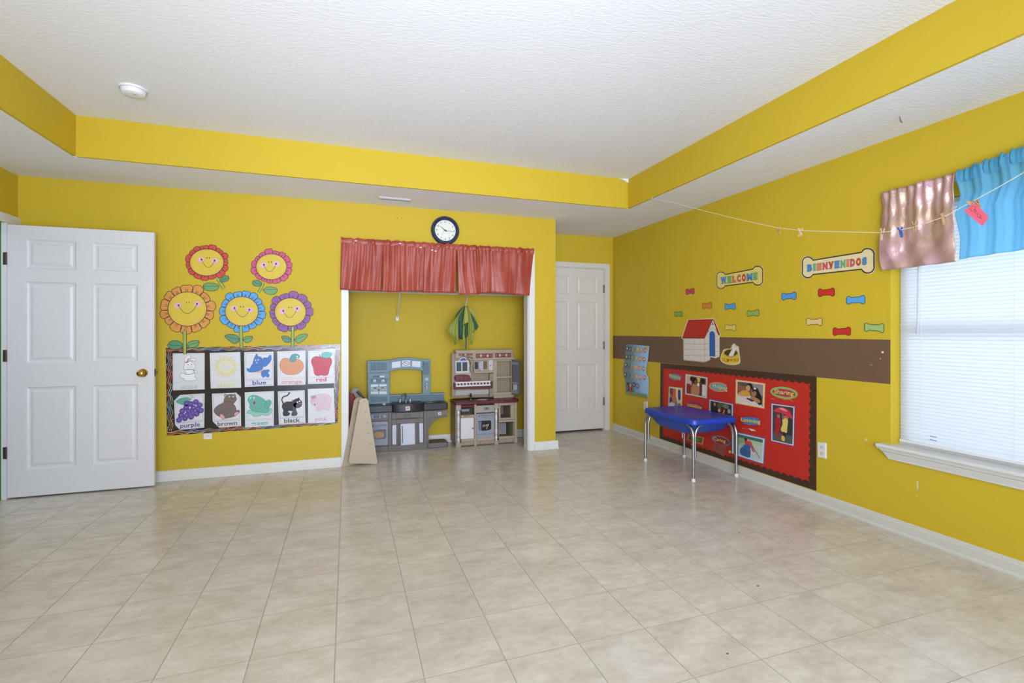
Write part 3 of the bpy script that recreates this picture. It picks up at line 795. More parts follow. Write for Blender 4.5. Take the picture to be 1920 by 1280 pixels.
def d_bear(s_):
    f = mk(*V7, Q['brown']); BR = M((112, 96, 86), .5); BD = M((74, 60, 54), .5); PK = M((214, 160, 170), .5)
    for x in (1275, 1465): s_.fill(ell(*f(x, 185), .05, .055, 12), L0, BR); s_.fill(ell(*f(x, 188), .03, .035, 10), L1, PK)
    q = tr(f, [(1030, 500), (1080, 420), (1190, 350), (1300, 300), (1430, 350), (1500, 450), (1490, 560), (1470, 620), (1380, 650), (1270, 670), (1180, 640), (1080, 590)])
    s_.fill(q, L1, BR); s_.stroke(q, .0018, L2, BD, True)
    q = tr(f, [(1240, 270), (1290, 190), (1360, 158), (1440, 165), (1490, 200), (1512, 260), (1470, 330), (1400, 375), (1310, 360), (1260, 330)]); s_.fill(q, L2, BR); s_.stroke(q, .0018, L3, BD, True)
    for pts in ([(1130, 560), (1180, 520), (1240, 560), (1265, 640), (1230, 690), (1180, 650)], [(1460, 600), (1490, 510), (1550, 490), (1580, 520), (1540, 570), (1480, 620)]):
        q = tr(f, pts); s_.fill(q, L3, BR); s_.stroke(q, .0018, L4, BD, True)
    s_.fill(tr(f, [(1160, 600), (1200, 580), (1250, 620), (1255, 670), (1210, 680)]), L4, PK); s_.fill(tr(f, [(1465, 560), (1530, 530), (1550, 550), (1480, 610)]), L4, PK)
    s_.stroke(tr(f, [(1270, 450), (1310, 520), (1300, 600)], False), .0016, L2, BD); s_.stroke(tr(f, [(1420, 430), (1380, 520), (1390, 610)], False), .0016, L2, BD)
    for x in (1358, 1440): s_.fill(ell(*f(x, 210), .025, .022, 8), L3, WHT); s_.fill(ell(*f(x+6, 216), .009, .010, 6), L4, DARK)
    s_.fill(ell(*f(1418, 248), .018, .014, 8), L3, DARK)
def d_frog(s_):
    f = mk(*V9, Q['green']); G1 = M((96, 172, 156), .5); G2 = M((46, 112, 100), .5); G3 = M((142, 196, 180), .5)
    q = tr(f, [(135, 480), (180, 435), (300, 440), (450, 400), (580, 400), (612, 450), (560, 530), (460, 545), (430, 520), (380, 555), (260, 560), (210, 510), (150, 505)]); s_.fill(q, L0, G3); s_.stroke(q, .0016, L1, G2, True)
    q = tr(f, [(470, 330), (490, 270), (560, 245), (595, 290), (570, 370), (520, 400), (470, 380)]); s_.fill(q, L1, G1); s_.stroke(q, .0018, L2, G2, True)
    q = tr(f, [(145, 250), (190, 175), (280, 155), (400, 200), (490, 270), (540, 400), (560, 440), (500, 490), (400, 480), (300, 470), (230, 440), (180, 390), (190, 340)]); s_.fill(q, L2, G1); s_.stroke(q, .0018, L3, G2, True)
    s_.stroke(tr(f, [(200, 350), (290, 380), (400, 410)], False), .0018, L3, G2)
    s_.fill(tr(f, [(250, 290), (290, 280), (290, 320), (265, 335)]), L3, M((150, 50, 50), .5))
    for x in (205, 268): s_.fill(ell(*f(x, 210), .03, .03, 8), L3, WHT); s_.fill(ell(*f(x+6, 214), .012, .014, 6), L4, DARK)
    for x, y in ((240, 455), (300, 475), (370, 485), (480, 480), (530, 470)): s_.fill(ell(*f(x, y), .025, .018, 8), L3, G1)
def d_cat(s_):
    f = mk(*V9, Q['black']); K = M((36, 34, 38), .5); K2 = M((76, 74, 90), .5)
    s_.stroke(tr(f, [(935, 115), (900, 160), (820, 190), (795, 250), (830, 330)], False, 6), .0105, L0, K); s_.fill(ell(*f(935, 118), .032, .028, 10), L1, K)
    s_.fill(tr(f, [(810, 320), (880, 280), (980, 275), (1060, 250), (1090, 320), (1070, 400), (1060, 460), (1090, 500), (1060, 545), (980, 545), (975, 500), (990, 460), (930, 455), (910, 470), (950, 500), (920, 545), (830, 550), (810, 500), (820, 440), (795, 380)]), L1, K)
    s_.fill(tr(f, [(1010, 330), (1080, 300), (1060, 420), (1090, 500), (1060, 545), (985, 545), (980, 500), (1000, 440)]), L2, K2)
    s_.fill([f(980, 245), f(1000, 290), f(1040, 250)], L2, M((170, 60, 60), .5)); s_.fill([f(1080, 225), f(1118, 195), f(1140, 250)], L2, K)
    s_.fill(tr(f, [(1020, 250), (1080, 220), (1150, 250), (1180, 300), (1160, 370), (1090, 400), (1020, 370), (1005, 300)]), L2, K)
    s_.fill(tr(f, [(1060, 340), (1120, 300), (1180, 300), (1150, 370), (1080, 395)]), L3, K2)
    for x, y in ((1088, 288), (1130, 272)): s_.fill(ell(*f(x, y), .03, .022, 8), L4, WHT)
    s_.stroke(tr(f, [(1115, 320), (1150, 318), (1175, 310)], False), .0018, L4, WHT)
def d_pig(s_):
    f = mk(*V9, Q['pink']); PK = M((216, 192, 204), .5); PD = M((196, 140, 160), .5)
    q = tr(f, [(1350, 230), (1400, 170), (1500, 140), (1620, 130), (1700, 180), (1735, 260), (1710, 350), (1690, 440), (1620, 445), (1590, 410), (1540, 455), (1450, 450), (1430, 370), (1360, 330)]); s_.fill(q, L0, PK); s_.stroke(q, .0014, L1, PD, True)
    q = tr(f, [(1340, 250), (1390, 215), (1470, 230), (1480, 300), (1430, 350), (1360, 330)]); s_.fill(q, L1, PK); s_.stroke(q, .0012, L2, PD, True)
    s_.fill(tr(f, [(1340, 180), (1420, 160), (1440, 200), (1370, 230)]), L2, PD)
    s_.fill(ell(*f(1415, 332), .022, .022, 8), L2, M((80, 60, 80), .5)); s_.fill(ell(*f(1390, 265), .012, .012, 6), L2, GREYL); s_.fill(ell(*f(1418, 262), .012, .012, 6), L2, GREYL)
    s_.stroke(tr(f, [(1735, 200), (1760, 180), (1770, 160)], False), .002, L1, PD)
col_card('white', Q['white'], (196, 204, 206), (128, 130, 134), 'card with a white rabbit drawing above the outlined word white', d_white, wordq=(.22, .87, .78, .955), outline_word=True)
col_card('yellow', Q['yellow'], (204, 200, 160), (208, 204, 138), 'card with a pale yellow sun above the word yellow', d_sun, wordq=(.2, .86, .84, .95), bold=.006)
col_card('blue', Q['blue'], (88, 110, 176), (50, 76, 150), 'card with a blue bird above the word blue', d_bird, wordq=(.27, .85, .74, .945))
col_card('orange', Q['orange'], (206, 150, 140), (206, 140, 120), 'card with an orange pumpkin above the word orange', d_pumpkin, wordq=(.14, .865, .87, .95), bold=.008)
col_card('red', Q['red'], (196, 100, 116), (196, 50, 70), 'card with a red apple above the word red', d_apple, wordq=(.31, .83, .69, .93))
col_card('purple', Q['purple'], (104, 84, 130), (92, 62, 128), 'corner-cut card with purple grapes above the word purple', d_grapes,
         [(202, 587), (447, 572), (443, 913), (200, 936), (152, 886), (142, 645)], wordq=(.18, .85, .86, .945))
col_card('brown', Q['brown'], (90, 82, 80), (84, 74, 74), 'corner-cut card with a sitting brown bear above the word brown', d_bear,
         [(520, 575), (762, 564), (808, 608), (812, 897), (592, 914), (528, 850)], wordq=(.16, .855, .86, .95))
col_card('green', Q['green'], (110, 176, 160), (96, 168, 150), 'card with a green frog on a lily pad above the word green', d_frog, wordq=(.2, .86, .8, .945))
col_card('black', Q['black'], (60, 58, 60), (52, 50, 52), 'card with a black cat above the word black', d_cat, wordq=(.2, .85, .8, .945))
col_card('pink', Q['pink'], (216, 206, 216), (212, 158, 190), 'glossy card with a pink pig above the word pink', d_pig, wordq=(.26, .85, .72, .94), frame=False)

# ---- wall outlets
PLATE = M((222, 222, 216), 0.35); SLOT = M((150, 148, 140), 0.5)
def outlet(face, quad, label, holes=True):
    pts = [P(face, *q) for q in quad]; g = lambda x, y: quadmap(pts)(x, y)
    base = FACE[face][1](*g(.5, 1), 0)
    root = thing('wall_outlet', label, 'outlet', base, 'wall outlets')
    s_ = Sheet(face); ring0 = [g(0, 0), g(1, 0), g(1, 1), g(0, 1)]; ring1 = [g(.06, .04), g(.94, .04), g(.94, .96), g(.06, .96)]
    v = [FACE[face][1](a, b, LY) for a, b in ring0] + [FACE[face][1](a, b, .006) for a, b in ring1]
    s_.b.add(v, [(4, 5, 6, 7), (3, 2, 1, 0)] + [(i, (i+1) % 4, (i+1) % 4+4, i+4) for i in range(4)], PLATE); s_.obj('plate', root)
    if holes:
        for y in ((.30, .70) if holes is True else (.40,)):
            s_ = Sheet(face); s_.fill([g(.5 + .25*cos(t), y + .13*sin(t)) for t in [2*pi*k/14 for k in range(14)]], .0064, M((208, 206, 198), .3), raw=True)
            for x in (.40, .60): s_.fill([g(x-.03, y-.05), g(x+.03, y-.05), g(x+.03, y+.04), g(x-.03, y+.04)], .0068, SLOT, raw=True)
            s_.obj('socket', root)
    else:
        s_ = Sheet(face); s_.fill([g(.28, .2), g(.72, .2), g(.72, .8), g(.28, .8)], .0064, M((206, 204, 196), .3), raw=True); s_.obj('socket', root)
    settle(root)
outlet('B', [c3(432, 975), c3(522, 970), c3(522, 1032), c3(432, 1032)], 'white outlet peeking out below the black color chart', 'low')
outlet('R', [(1533.5, 828), (1550, 830.5), (1550, 860), (1533.5, 857)], 'white outlet on yellow wall right of the red bulletin board')
outlet('R', [(1207.5, 752), (1214.5, 752.5), (1214.5, 769), (1207.5, 768)], 'small white wall plate below the balloon poster', False)

# ---- clock
cp = onY(835, 432, YB-0.02); NAVY = M((30, 40, 74), 0.22); DIAL = M((226, 226, 216), 0.4)
clock = thing('wall_clock', 'round wall clock with glossy navy blue rim above the red valance', 'clock', (cp.x, YB, cp.z-0.145))
R_ = abs(onY(861.5, 432, YB-0.02).x - onY(808.5, 432, YB-0.02).x)/2
cc = Vector((cp.x, YB, cp.z))
MB().lathe([(R_*.94, 0.0015), (R_, 0.010), (R_*.99, 0.026), (R_*.93, 0.036), (R_*.83, 0.036), (R_*.745, 0.026), (R_*.735, 0.018)], cc, (0, -1, 0), NAVY, 48).obj('rim', clock, True)
dial = MB().lathe([(R_*.74, 0.0185), (R_*.74, 0.0192)], cc, (0, -1, 0), DIAL, 40).obj('dial', clock)
cs = Sheet('B')
def cfill(pts, off, mat): cs.b.add([Vector((cc.x + a*R_, YB-off, cc.z + b_*R_)) for a, b_ in pts], [tuple(range(len(pts)))], mat)
for k in range(1, 13):
    v, f = glyphs(str(k), 0.004); a = radians(90 - 30*k); w_ = max(x for x, y in v) - min(x for x, y in v)
    x0 = min(x for x, y in v); sc_ = .135/0.7
    cs.b.add([Vector((cc.x + R_*(.60*cos(a) + (x-x0-w_/2)*sc_), YB-0.0196, cc.z + R_*(.60*sin(a) + (y-.35)*sc_))) for x, y in v], f, DARK)
for k in range(60):
    a = 2*pi*k/60; cfill([(.705*cos(a-.008), .705*sin(a-.008)), (.73*cos(a-.008), .73*sin(a-.008)), (.73*cos(a+.008), .73*sin(a+.008)), (.705*cos(a+.008), .705*sin(a+.008))], 0.0195, DARK)
cs.obj('numerals', dial)
def hand(name, ang_, L, w, off):
    b = MB(); a = radians(90-ang_); d = Vector((cos(a), 0, sin(a))); n = Vector((-sin(a), 0, cos(a))); c0 = cc + Vector((0, -off, 0))
    b.prism([c0 - d*R_*.12 - n*R_*w, c0 + d*R_*L - n*R_*w*.4, c0 + d*R_*L + n*R_*w*.4, c0 - d*R_*.12 + n*R_*w], (0, -.0008, 0), DARK); b.obj(name, clock)
hand('hour_hand', 308, .48, .028, .0205); hand('minute_hand', 96, .62, .018, .022); hand('second_hand', 222, .5, .007, .0235)
MB().lathe([(R_*.04, .0195), (R_*.04, .025)], cc, (0, -1, 0), DARK, 14).obj('hub', clock)
settle(clock)

# ================================================================== RIGHT WALL DECORATIONS
c7 = crop(1120, 440, 3.42857)
def bone_pts(l, r, hl, hr, n=6):
    """l, r: end mid points (px), hl/hr: knob-to-knob heights"""
    L = Vector(l); R = Vector(r); d = R - L; ln = d.length; d = d.normalized(); nn = Vector((0, 1))
    def m(s, t):  # s along in units of height, measured from each end; t -.5..+.5
        return None
    out = []
    def knob(cx_, side, H, sgn_t, a0, a1):
        k = []
        r = .25*H
        for i in range(n+1):
            a = radians(a0 + (a1-a0)*i/n)
            k.append((cx_[0] + r*1.06*cos(a)*side, cx_[1] + sgn_t*r*sin(a)))
        return k
    # four knob centres
    lt = L + d*(.27*hl) + nn*(-.25*hl); lb = L + d*(.27*hl) + nn*(.25*hl)
    rt = R - d*(.27*hr) + nn*(-.25*hr); rb = R - d*(.27*hr) + nn*(.25*hr)
    out += knob(lt, 1, hl, -1, 195, 22)      # left top: from the notch round to the shaft
    out += knob(rt, -1, hr, -1, 22, 195)
    out += knob(rb, -1, hr, 1, 195, 22)
    out += knob(lb, 1, hl, 1, 22, 195)
    return [tuple(p) for p in out]
def bone(label, ctr, w, h, dy, col, group='colored bone cutouts on the right wall'):
    cx, cy = c7(*ctr); w /= 3.42857; h /= 3.42857; dy /= 3.42857
    pts = bone_pts((cx-w/2, cy-dy/2), (cx+w/2, cy+dy/2), h*.94, h)
    a, z_ = P('R', cx, cy+h/2); root = thing('bone_cutout', label, 'wall decoration', (XR, -a, z_), group)
    s_ = Sheet('R'); s_.slab(pts, LY+0.0004, 0.0018, M(col, 0.5)); s_.obj('cutout', root)
    s_ = Sheet('R'); s_.stroke(pts, 0.0042, 0.0022, M(tuple(int(c*.45) for c in col), .5), True); s_.obj('printed_outline', root)
    settle(root)
bone('small pink bone cutout, highest above the doghouse', (597, 364), 56, 38, -6, (192, 66, 92))
bone('small orange bone cutout right above the red doghouse roof', (706, 456), 62, 40, -4, (204, 126, 46))
bone('small green bone cutout left of the doghouse roof', (523, 509), 52, 36, -2, (134, 160, 66))
bone('blue bone cutout just left of the green one, under the WELCOME bone', (855, 461), 70, 42, -3, (76, 150, 198))
bone('light green bone cutout below and right of the WELCOME bone', (1003, 504), 78, 44, -5, (142, 172, 82))
bone('pale yellow bone cutout above the dog bowl', (857, 596), 70, 40, 3, (212, 192, 96))
bone('blue bone cutout below the left end of the BIENVENIDOS bone', (1233, 394), 94, 50, -6, (78, 150, 210))
bone('red bone cutout below the middle of the BIENVENIDOS bone', (1474, 370), 106, 54, -6, (196, 44, 38))
bone('largest blue bone cutout, right of the upper red one', (1663, 419), 120, 55, -5, (84, 162, 222))
bone('tan bone cutout on yellow paint above the brown band', (1396, 559), 102, 50, 0, (220, 190, 128))
bone('red bone cutout touching the top of the brown band', (1573, 621), 114, 54, -3, (200, 40, 38))
bone('large light green bone cutout nearest the window', (1781, 597), 128, 58, 8, (152, 186, 110))
RGBW = {'b': (66, 132, 190), 'g': (112, 164, 96), 'o': (206, 112, 52), 'p': (196, 82, 102), 'r': (192, 60, 42), 't': (96, 170, 130), 'c': (214, 124, 84)}
def word_bone(label, xy, l, r, hl, hr, word, cols, quad, face):
    pts = [xy(*p) for p in bone_pts(l, r, hl, hr, 9)]
    cx = sum(p[0] for p in pts)/len(pts); cy = max(p[1] for p in pts)
    a, z_ = P('R', cx, cy); root = thing('word_bone_cutout', label, 'sign', (XR, -a, z_))
    big = [xy(*p) for p in bone_pts((l[0]-22, l[1]), (r[0]+22, r[1]), hl+44, hr+44, 9)]
    s_ = Sheet('R'); s_.slab(big, LY+0.0004, 0.0018, M((226, 206, 176), .5)); s_.obj('backing', root)
    s_ = Sheet('R'); s_.slab(pts, 0.0018, 0.0022, M(face, .5)); s_.stroke(pts, 0.0085, 0.0027, M((54, 38, 30), .5), True); s_.obj('bone', root)
    g = quadmap(quad); n = len(word)
    wd = [{'W': 1.35, 'M': 1.35, 'I': .6, 'L': .9}.get(c, 1.0) for c in word]; tot = sum(wd); x = 0
    sh = M((70, 70, 80), .5)
    for c, k, w_ in zip(word, cols, wd):
        x0, x1 = (x+.06)/tot, (x+w_-.10)/tot; x += w_
        q = [g(x0, 0), g(x1, 0), g(x1, 1), g(x0, 1)]
        s_ = Sheet('R', xy); s_.text(c, q, 0.0029, sh, .085); s_.text(c, q, 0.0033, M(RGBW[k], .5), .06)
        if c != 'O' and c != 'S' and c != 'C':   # slab serifs
            for yy in (0, 1):
                for xa, xb in (((-.04, .34), (.66, 1.04)) if c in 'WMNVHE' and not (c == 'V' and yy) else ((-.10, 1.10),) if c == 'I' else ((-.06, .5),)):
                    gq = quadmap(q); s_.fill([gq(xa, yy-.07), gq(xb, yy-.07), gq(xb, yy+.07), gq(xa, yy+.07)], 0.0035, M(RGBW[k], .5))
        s_.obj('letter', root)
    settle(root)
word_bone('cream bone sign reading WELCOME in colored letters', crop(1330, 480, 16), (222, 740), (1612, 567), 500, 570, 'WELCOME', 'bgoprbg',
          [(335, 655), (1468, 500), (1468, 685), (345, 825)], (216, 200, 110))
word_bone('larger cream bone sign reading BIENVENIDOS in colored letters', crop(1490, 450, 11.294), (165, 590), (1692, 422), 440, 520, 'BIENVENIDOS', 'btcprbtcprb',
          [(262, 535), (1550, 368), (1550, 505), (262, 658)], (222, 208, 160))

# ---- dog house cut-out
c5 = crop(1220, 580, 10.667)
a, z_ = P('R', *c5(1000, 1055)); dh = thing('doghouse_cutout', 'paper doghouse cutout with red roof, white plank walls and blue doorway', 'wall decoration', (XR, -a, z_))
CREAMW = M((214, 206, 196), .5); LINE = M((92, 78, 70), .5); ROOF = M((178, 40, 32), .45)
s_ = Sheet('R', c5); s_.slab([(745, 200), (1265, 178), (1405, 510), (1378, 525), (1378, 940), (1300, 975), (1195, 950), (1190, 1010), (1080, 1058), (660, 1012), (655, 590), (622, 585), (620, 570)], LY+0.0004, 0.0018, M((226, 214, 196), .5)); s_.obj('backing', dh)
s_ = Sheet('R', c5); s_.slab([(670, 575), (1085, 575), (1250, 200), (1360, 480), (1365, 935), (1300, 965), (1195, 945), (1188, 1000), (1080, 1048), (672, 1005)], 0.0018, 0.0021, CREAMW)
for y in (690, 800, 915): s_.stroke([(672, y), (1083, y+6), (1170, y-12)], 0.0022, 0.0024, LINE)
for x in (763, 880, 985, 1083): s_.stroke([(x, 580), (x, 690)], 0.0020, 0.0024, LINE)
s_.stroke([(1083, 575), (1083, 1045)], 0.0028, 0.0024, LINE); s_.stroke([(672, 575), (672, 1005), (1080, 1048), (1188, 1000)], 0.0028, 0.0024, LINE)
for y in (540, 610, 740, 840, 915): s_.stroke([(1300, y), (1362, y-4)], 0.0018, 0.0024, LINE)
s_.obj('plank_wall', dh)
s_ = Sheet('R', c5); s_.slab([(757, 205), (1250, 190), (1080, 572), (635, 565)], 0.0021, 0.0024, ROOF); s_.stroke([(635, 570), (1082, 575), (1250, 198), (1388, 512)], 0.007, 0.0028, M((84, 26, 26), .5)); s_.fill([(1250, 195), (1272, 205), (1392, 505), (1375, 515), (1350, 505)], 0.0026, ROOF); s_.obj('roof', dh)
s_ = Sheet('R', c5); s_.slab([(1180, 938), (1178, 500)] + ell(1232, 500, 54, 68, 12, 0, 180, 360)[1:-1] + [(1286, 500), (1290, 940)], 0.0021, 0.0024, M((42, 92, 164), .45)); s_.stroke([(1288, 500), (1292, 945)], 0.004, 0.0028, M((96, 24, 24), .5)); s_.obj('doorway', dh)
s_ = Sheet('R', c5); s_.fill([(1245, 252), (1262, 290), (1252, 312), (1232, 312), (1232, 290)], 0.0024, LINE)
for ch, x, y, r in (('C', 1132, 498, -60), ('L', 1140, 472, -60), ('I', 1160, 440, -50), ('F', 1200, 395, -20), ('F', 1230, 380, -8), ('O', 1262, 385, 6), ('R', 1294, 405, 25), ('D', 1318, 460, 55)):
    rr = radians(r); ux, uy = cos(rr)*12, sin(rr)*12; vx, vy = -sin(rr)*17, cos(rr)*17
    s_.text(ch, [(x-ux-vx, y-uy-vy), (x+ux-vx, y+uy-vy), (x+ux+vx, y+uy+vy), (x-ux+vx, y-uy+vy)], 0.0026, M((150, 140, 130), .5), 0)
s_.obj('lettering', dh); settle(dh)
# ---- dog bowl cut-out
a, z_ = P('R', *c5(1600, 1108)); bw = thing('dog_bowl_cutout', 'yellow dog bowl cutout holding a white bone, right of the doghouse', 'wall decoration', (XR, -a, z_))
s_ = Sheet('R', c5)
s_.slab(cat_rom([(1398, 1005), (1430, 860), (1480, 795), (1600, 775), (1625, 720), (1650, 685), (1690, 690), (1710, 720), (1760, 745), (1768, 800), (1775, 860), (1795, 1045), (1740, 1095), (1620, 1110), (1480, 1080)], 4), LY+0.0004, 0.0018, M((226, 206, 176), .5)); s_.obj('backing', bw)
YB_ = M((214, 190, 58), .5)
s_ = Sheet('R', c5); s_.slab(cat_rom([(1412, 1000), (1440, 870), (1500, 810), (1600, 792), (1700, 810), (1758, 870), (1780, 1035), (1720, 1085), (1610, 1098), (1490, 1068)], 4), 0.0018, 0.0021, YB_)
s_.stroke(ell(1604, 872, 150, 82, 26), .003, .0024, M((110, 90, 30), .5), True); s_.fill(ell(1606, 868, 132, 66, 24), .0025, M((66, 54, 26), .5)); s_.obj('bowl', bw)
s_ = Sheet('R', c5); wb = cat_rom([(1568, 918), (1640, 780), (1625, 740), (1645, 700), (1680, 705), (1692, 750), (1735, 755), (1745, 800), (1700, 820), (1655, 930)], 4); s_.slab(wb, .0025, .0029, M((224, 214, 206), .5)); s_.stroke(wb, .002, .0032, LINE, True); s_.obj('bone', bw)
s_ = Sheet('R', c5)
for i, ch in enumerate('CLIFFORD'):
    x = 1442 + i*41; t = (i-3.5)/3.5; y = 1000 + 18*(1-t*t) + t*3; s_.text(ch, [(x, y-30), (x+34, y-30+4*-t), (x+34, y+30), (x, y+30)], .0026, M((176, 84, 30), .5), .03)
s_.obj('lettering', bw); settle(bw)

# ---- balloon poster, slightly curled paper
c4 = crop(1160, 630, 9.846)
a, z_ = P('R', *c4(350, 1150)); bp_ = thing('balloon_poster', 'light blue poster of balloon rows above a green hill, near the alcove door', 'poster', (XR, -a, z_))
SKY = M((140, 168, 196), .45); SKY2 = M((170, 184, 196), .45)
left = [(148, 148), (132, 400), (104, 615), (132, 830), (140, 1065)]; right = [(572, 180), (548, 455), (526, 660), (566, 812), (548, 1150)]
lc_ = cat_rom(left, 5, False); rc_ = cat_rom(right, 5, False)
b = MB(); offs = [0.004 + 0.010*(1 - math.cos(2*pi*i/(len(lc_)-1)))/2 for i in range(len(lc_))]
vv = []
for (l_, r_), o_ in zip(zip(lc_, rc_), offs):
    for q_ in (l_, r_):
        a_, b_ = P('R', *c4(*q_)); vv.append(FACE['R'][1](a_, b_, o_)); 
b.add(vv, [(2*i, 2*i+1, 2*i+3, 2*i+2) for i in range(len(lc_)-1)], SKY); sheet_ = b.obj('paper', bp_, True); sol = sheet_.modifiers.new('thickness', 'SOLIDIFY'); sol.thickness = 0.0006
gp = quadmap([(140, 150), (572, 180), (548, 1150), (130, 1068)])
def pofs(y): return 0.0162
s_ = Sheet('R', c4)
s_.fill([(150, 1010), (260, 1015), (360, 1050), (470, 1062), (545, 1080), (546, 1145), (345, 1100), (143, 1060)], .0155, M((116, 148, 84), .5)); s_.obj('hill_print', bp_); s_ = Sheet('R', c4); s_.fill([(515, 178), (572, 182), (562, 260), (545, 250)], .0155, M((214, 186, 50), .5)); s_.obj('corner_print', bp_)
bcols = [(92, 60, 84), (84, 100, 130), (160, 176, 70), (222, 196, 80), (224, 146, 80), (208, 74, 90)]
def balloon(x, y, col, k, rx=24, ry=38):
    s_ = Sheet('R', c4); s_.fill(ell(x, y, rx, ry, 14), .0158, M(col, .45)); s_.fill(ell(x, y, rx*.5, ry*.48, 8), .0161, M(tuple(min(255, c+60) for c in bcols[(k*5+2) % 6]), .5))
    s_.fill([(x-6, y+ry+2), (x+6, y+ry+2), (x+4, y+ry+18), (x-4, y+ry+18)], .0158, M((84, 84, 90), .5)); s_.obj('balloon_print', bp_)
k = 0
for row in ([(177, 225), (230, 240), (287, 245), (378, 248), (437, 252), (508, 260)], [(168, 382), (220, 385), (277, 400), (355, 405), (418, 420), (488, 425)],
            [(153, 528), (210, 535), (270, 560), (338, 572), (398, 585), (478, 600)], [(140, 705), (205, 715), (277, 735), (350, 745), (423, 755), (502, 762)]):
    for i, (x, y) in enumerate(row): balloon(x, y, bcols[i], k); k += 1
balloon(300, 895, (74, 58, 104), 1, 28, 48); balloon(368, 915, (64, 104, 158), 3, 30, 48)
for x, y, hc, bc in ((182, 880, (58, 46, 40), (84, 120, 160)), (238, 905, (206, 150, 80), (200, 60, 60))):
    s_ = Sheet('R', c4); s_.fill(ell(x, y, 20, 30, 10), .0158, M(hc, .5)); s_.fill([(x-16, y+28), (x+16, y+28), (x+18, y+110), (x-18, y+110)], .0158, M(bc, .5)); s_.fill([(x-14, y+108), (x+14, y+108), (x+14, y+140), (x-14, y+140)], .0160, M((90, 80, 76), .5)); s_.obj('child_print', bp_)
settle(bp_)

# ---- red bulletin board with scalloped brown border
c8 = crop(1140, 640, 4.4143)
OB = [(437, 178), (1728, 290), (1725, 1235), (430, 802)]
PO = [Vector(P('R', *c8(*q))) for q in OB]
base = FACE['R'][1](*((PO[2]+PO[3])/2), 0)
board = thing('bulletin_board', 'red paper bulletin board with scalloped dark brown border on the right wall', 'bulletin board', base)
REDP = M((192, 40, 28), .55, var=.06, scale=3); BRD = M((66, 44, 30), .4, var=.1, scale=12)
s_ = Sheet('R', c8); s_.slab(OB, LY+.0004, .0022, REDP, BRD); s_.obj('red_paper', board)
IN = [Vector(P('R', *c8(*q))) for q in [(458, 214), (1680, 342), (1674, 1166), (452, 782)]]
for i in range(4):
    A, B_ = PO[i], PO[(i+1) % 4]; a_, b_ = IN[i], IN[(i+1) % 4]; d = b_-a_; L = d.length; d.normalize(); n_ = Vector((d.y, -d.x))
    if n_.dot((A+B_)/2 - (a_+b_)/2) > 0: n_ = -n_
    ns = max(4, round(L/0.062)); inner = []
    for k in range(ns*8+1):
        t = k/(ns*8); inner.append(a_ + (b_-a_)*t + n_*(0.016*abs(sin(pi*t*ns)) - 0.004))
    inner = [a_] + inner[1:-1] + [b_]
    s_ = Sheet('R'); pts = [A, B_] + inner[::-1]
    s_.fill([(p.x, p.y) for p in pts], .0034, BRD, raw=True); s_.obj('border_strip', board)
# loose torn flap of paper, staple bits
s_ = Sheet('R', c8); s_.slab([(852, 872), (905, 838), (985, 868), (982, 900), (962, 958), (920, 925), (872, 895)], .0040, .0046, M((150, 74, 60), .5)); s_.obj('torn_flap', board)
s_ = Sheet('R', c8); s_.slab([(1165, 718), (1200, 725), (1228, 738), (1190, 740)], .0026, .0032, M((222, 210, 200), .5)); s_.obj('paper_scrap', board)
s_ = Sheet('R', c8); s_.slab(ell(1012, 912, 12, 12, 8), .0036, .0042, M((226, 200, 120), .5)); s_.obj('paper_scrap', board)
s_ = Sheet('R', c8); s_.stroke([(1352, 470), (1380, 480)], .002, .0026, M((224, 190, 180), .5)); s_.stroke([(1450, 480), (1510, 478), (1532, 500)], .002, .0026, M((224, 190, 180), .5)); s_.stroke([(1110, 715), (1150, 725), (1160, 718)], .0015, .0026, M((220, 150, 140), .5)); s_.obj('tape_residue', board); settle(board)

def photo(label, quad, edge, mat_c, prims, mg=.045, h2=.06):
    g = quadmap(quad); x, y = c8(*g(.5, 1)); a, z_ = P('R', x, y); root = thing('photo_print', label, 'picture', (XR-.0022, -a, z_), 'framed photo prints on the red bulletin board')
    s_ = Sheet('R', c8); s_.slab(quad, .0036, .0044, M(edge, .4)); s_.obj('colored_edge', root)
    xy = lambda u, v: c8(*g(u, v))
    s_ = Sheet('R', xy); s_.fill([(mg*.6, h2*.5), (1-mg*.6, h2*.5), (1-mg*.6, 1-h2*.5), (mg*.6, 1-h2*.5)], .0047, M(mat_c, .4)); s_.obj('mat_border', root)
    s_ = Sheet('R', xy); m0, m1, n0, n1 = mg*1.5, 1-mg*1.5, h2*1.15, 1-h2*1.15
    fx = lambda u: m0 + (m1-m0)*u; fy = lambda v: n0 + (n1-n0)*v
    off = .0050
    for pr in prims:
        k, col = pr[0], M(pr[-1], .35, var=.18, scale=60); off += .00018
        if k == 'r': u0, v0, u1, v1 = pr[1:5]; pts = [(fx(u0), fy(v0)), (fx(u1), fy(v0)), (fx(u1), fy(v1)), (fx(u0), fy(v1))]
        elif k == 'e': pts = [(fx(min(1, max(0, x))), fy(min(1, max(0, y)))) for x, y in ell(pr[1], pr[2], pr[3], pr[4], 18, pr[5])]
        elif k == 'p': pts = [(fx(x), fy(y)) for x, y in pr[1]]
        elif k == 's': pts = [(fx(min(1, max(0, x))), fy(min(1, max(0, y)))) for x, y in cat_rom(pr[1], 4)]
        s_.fill(pts, off, col)
    s_.obj('photograph', root); settle(root)
SK = (176, 116, 86); SK2 = (206, 150, 112)
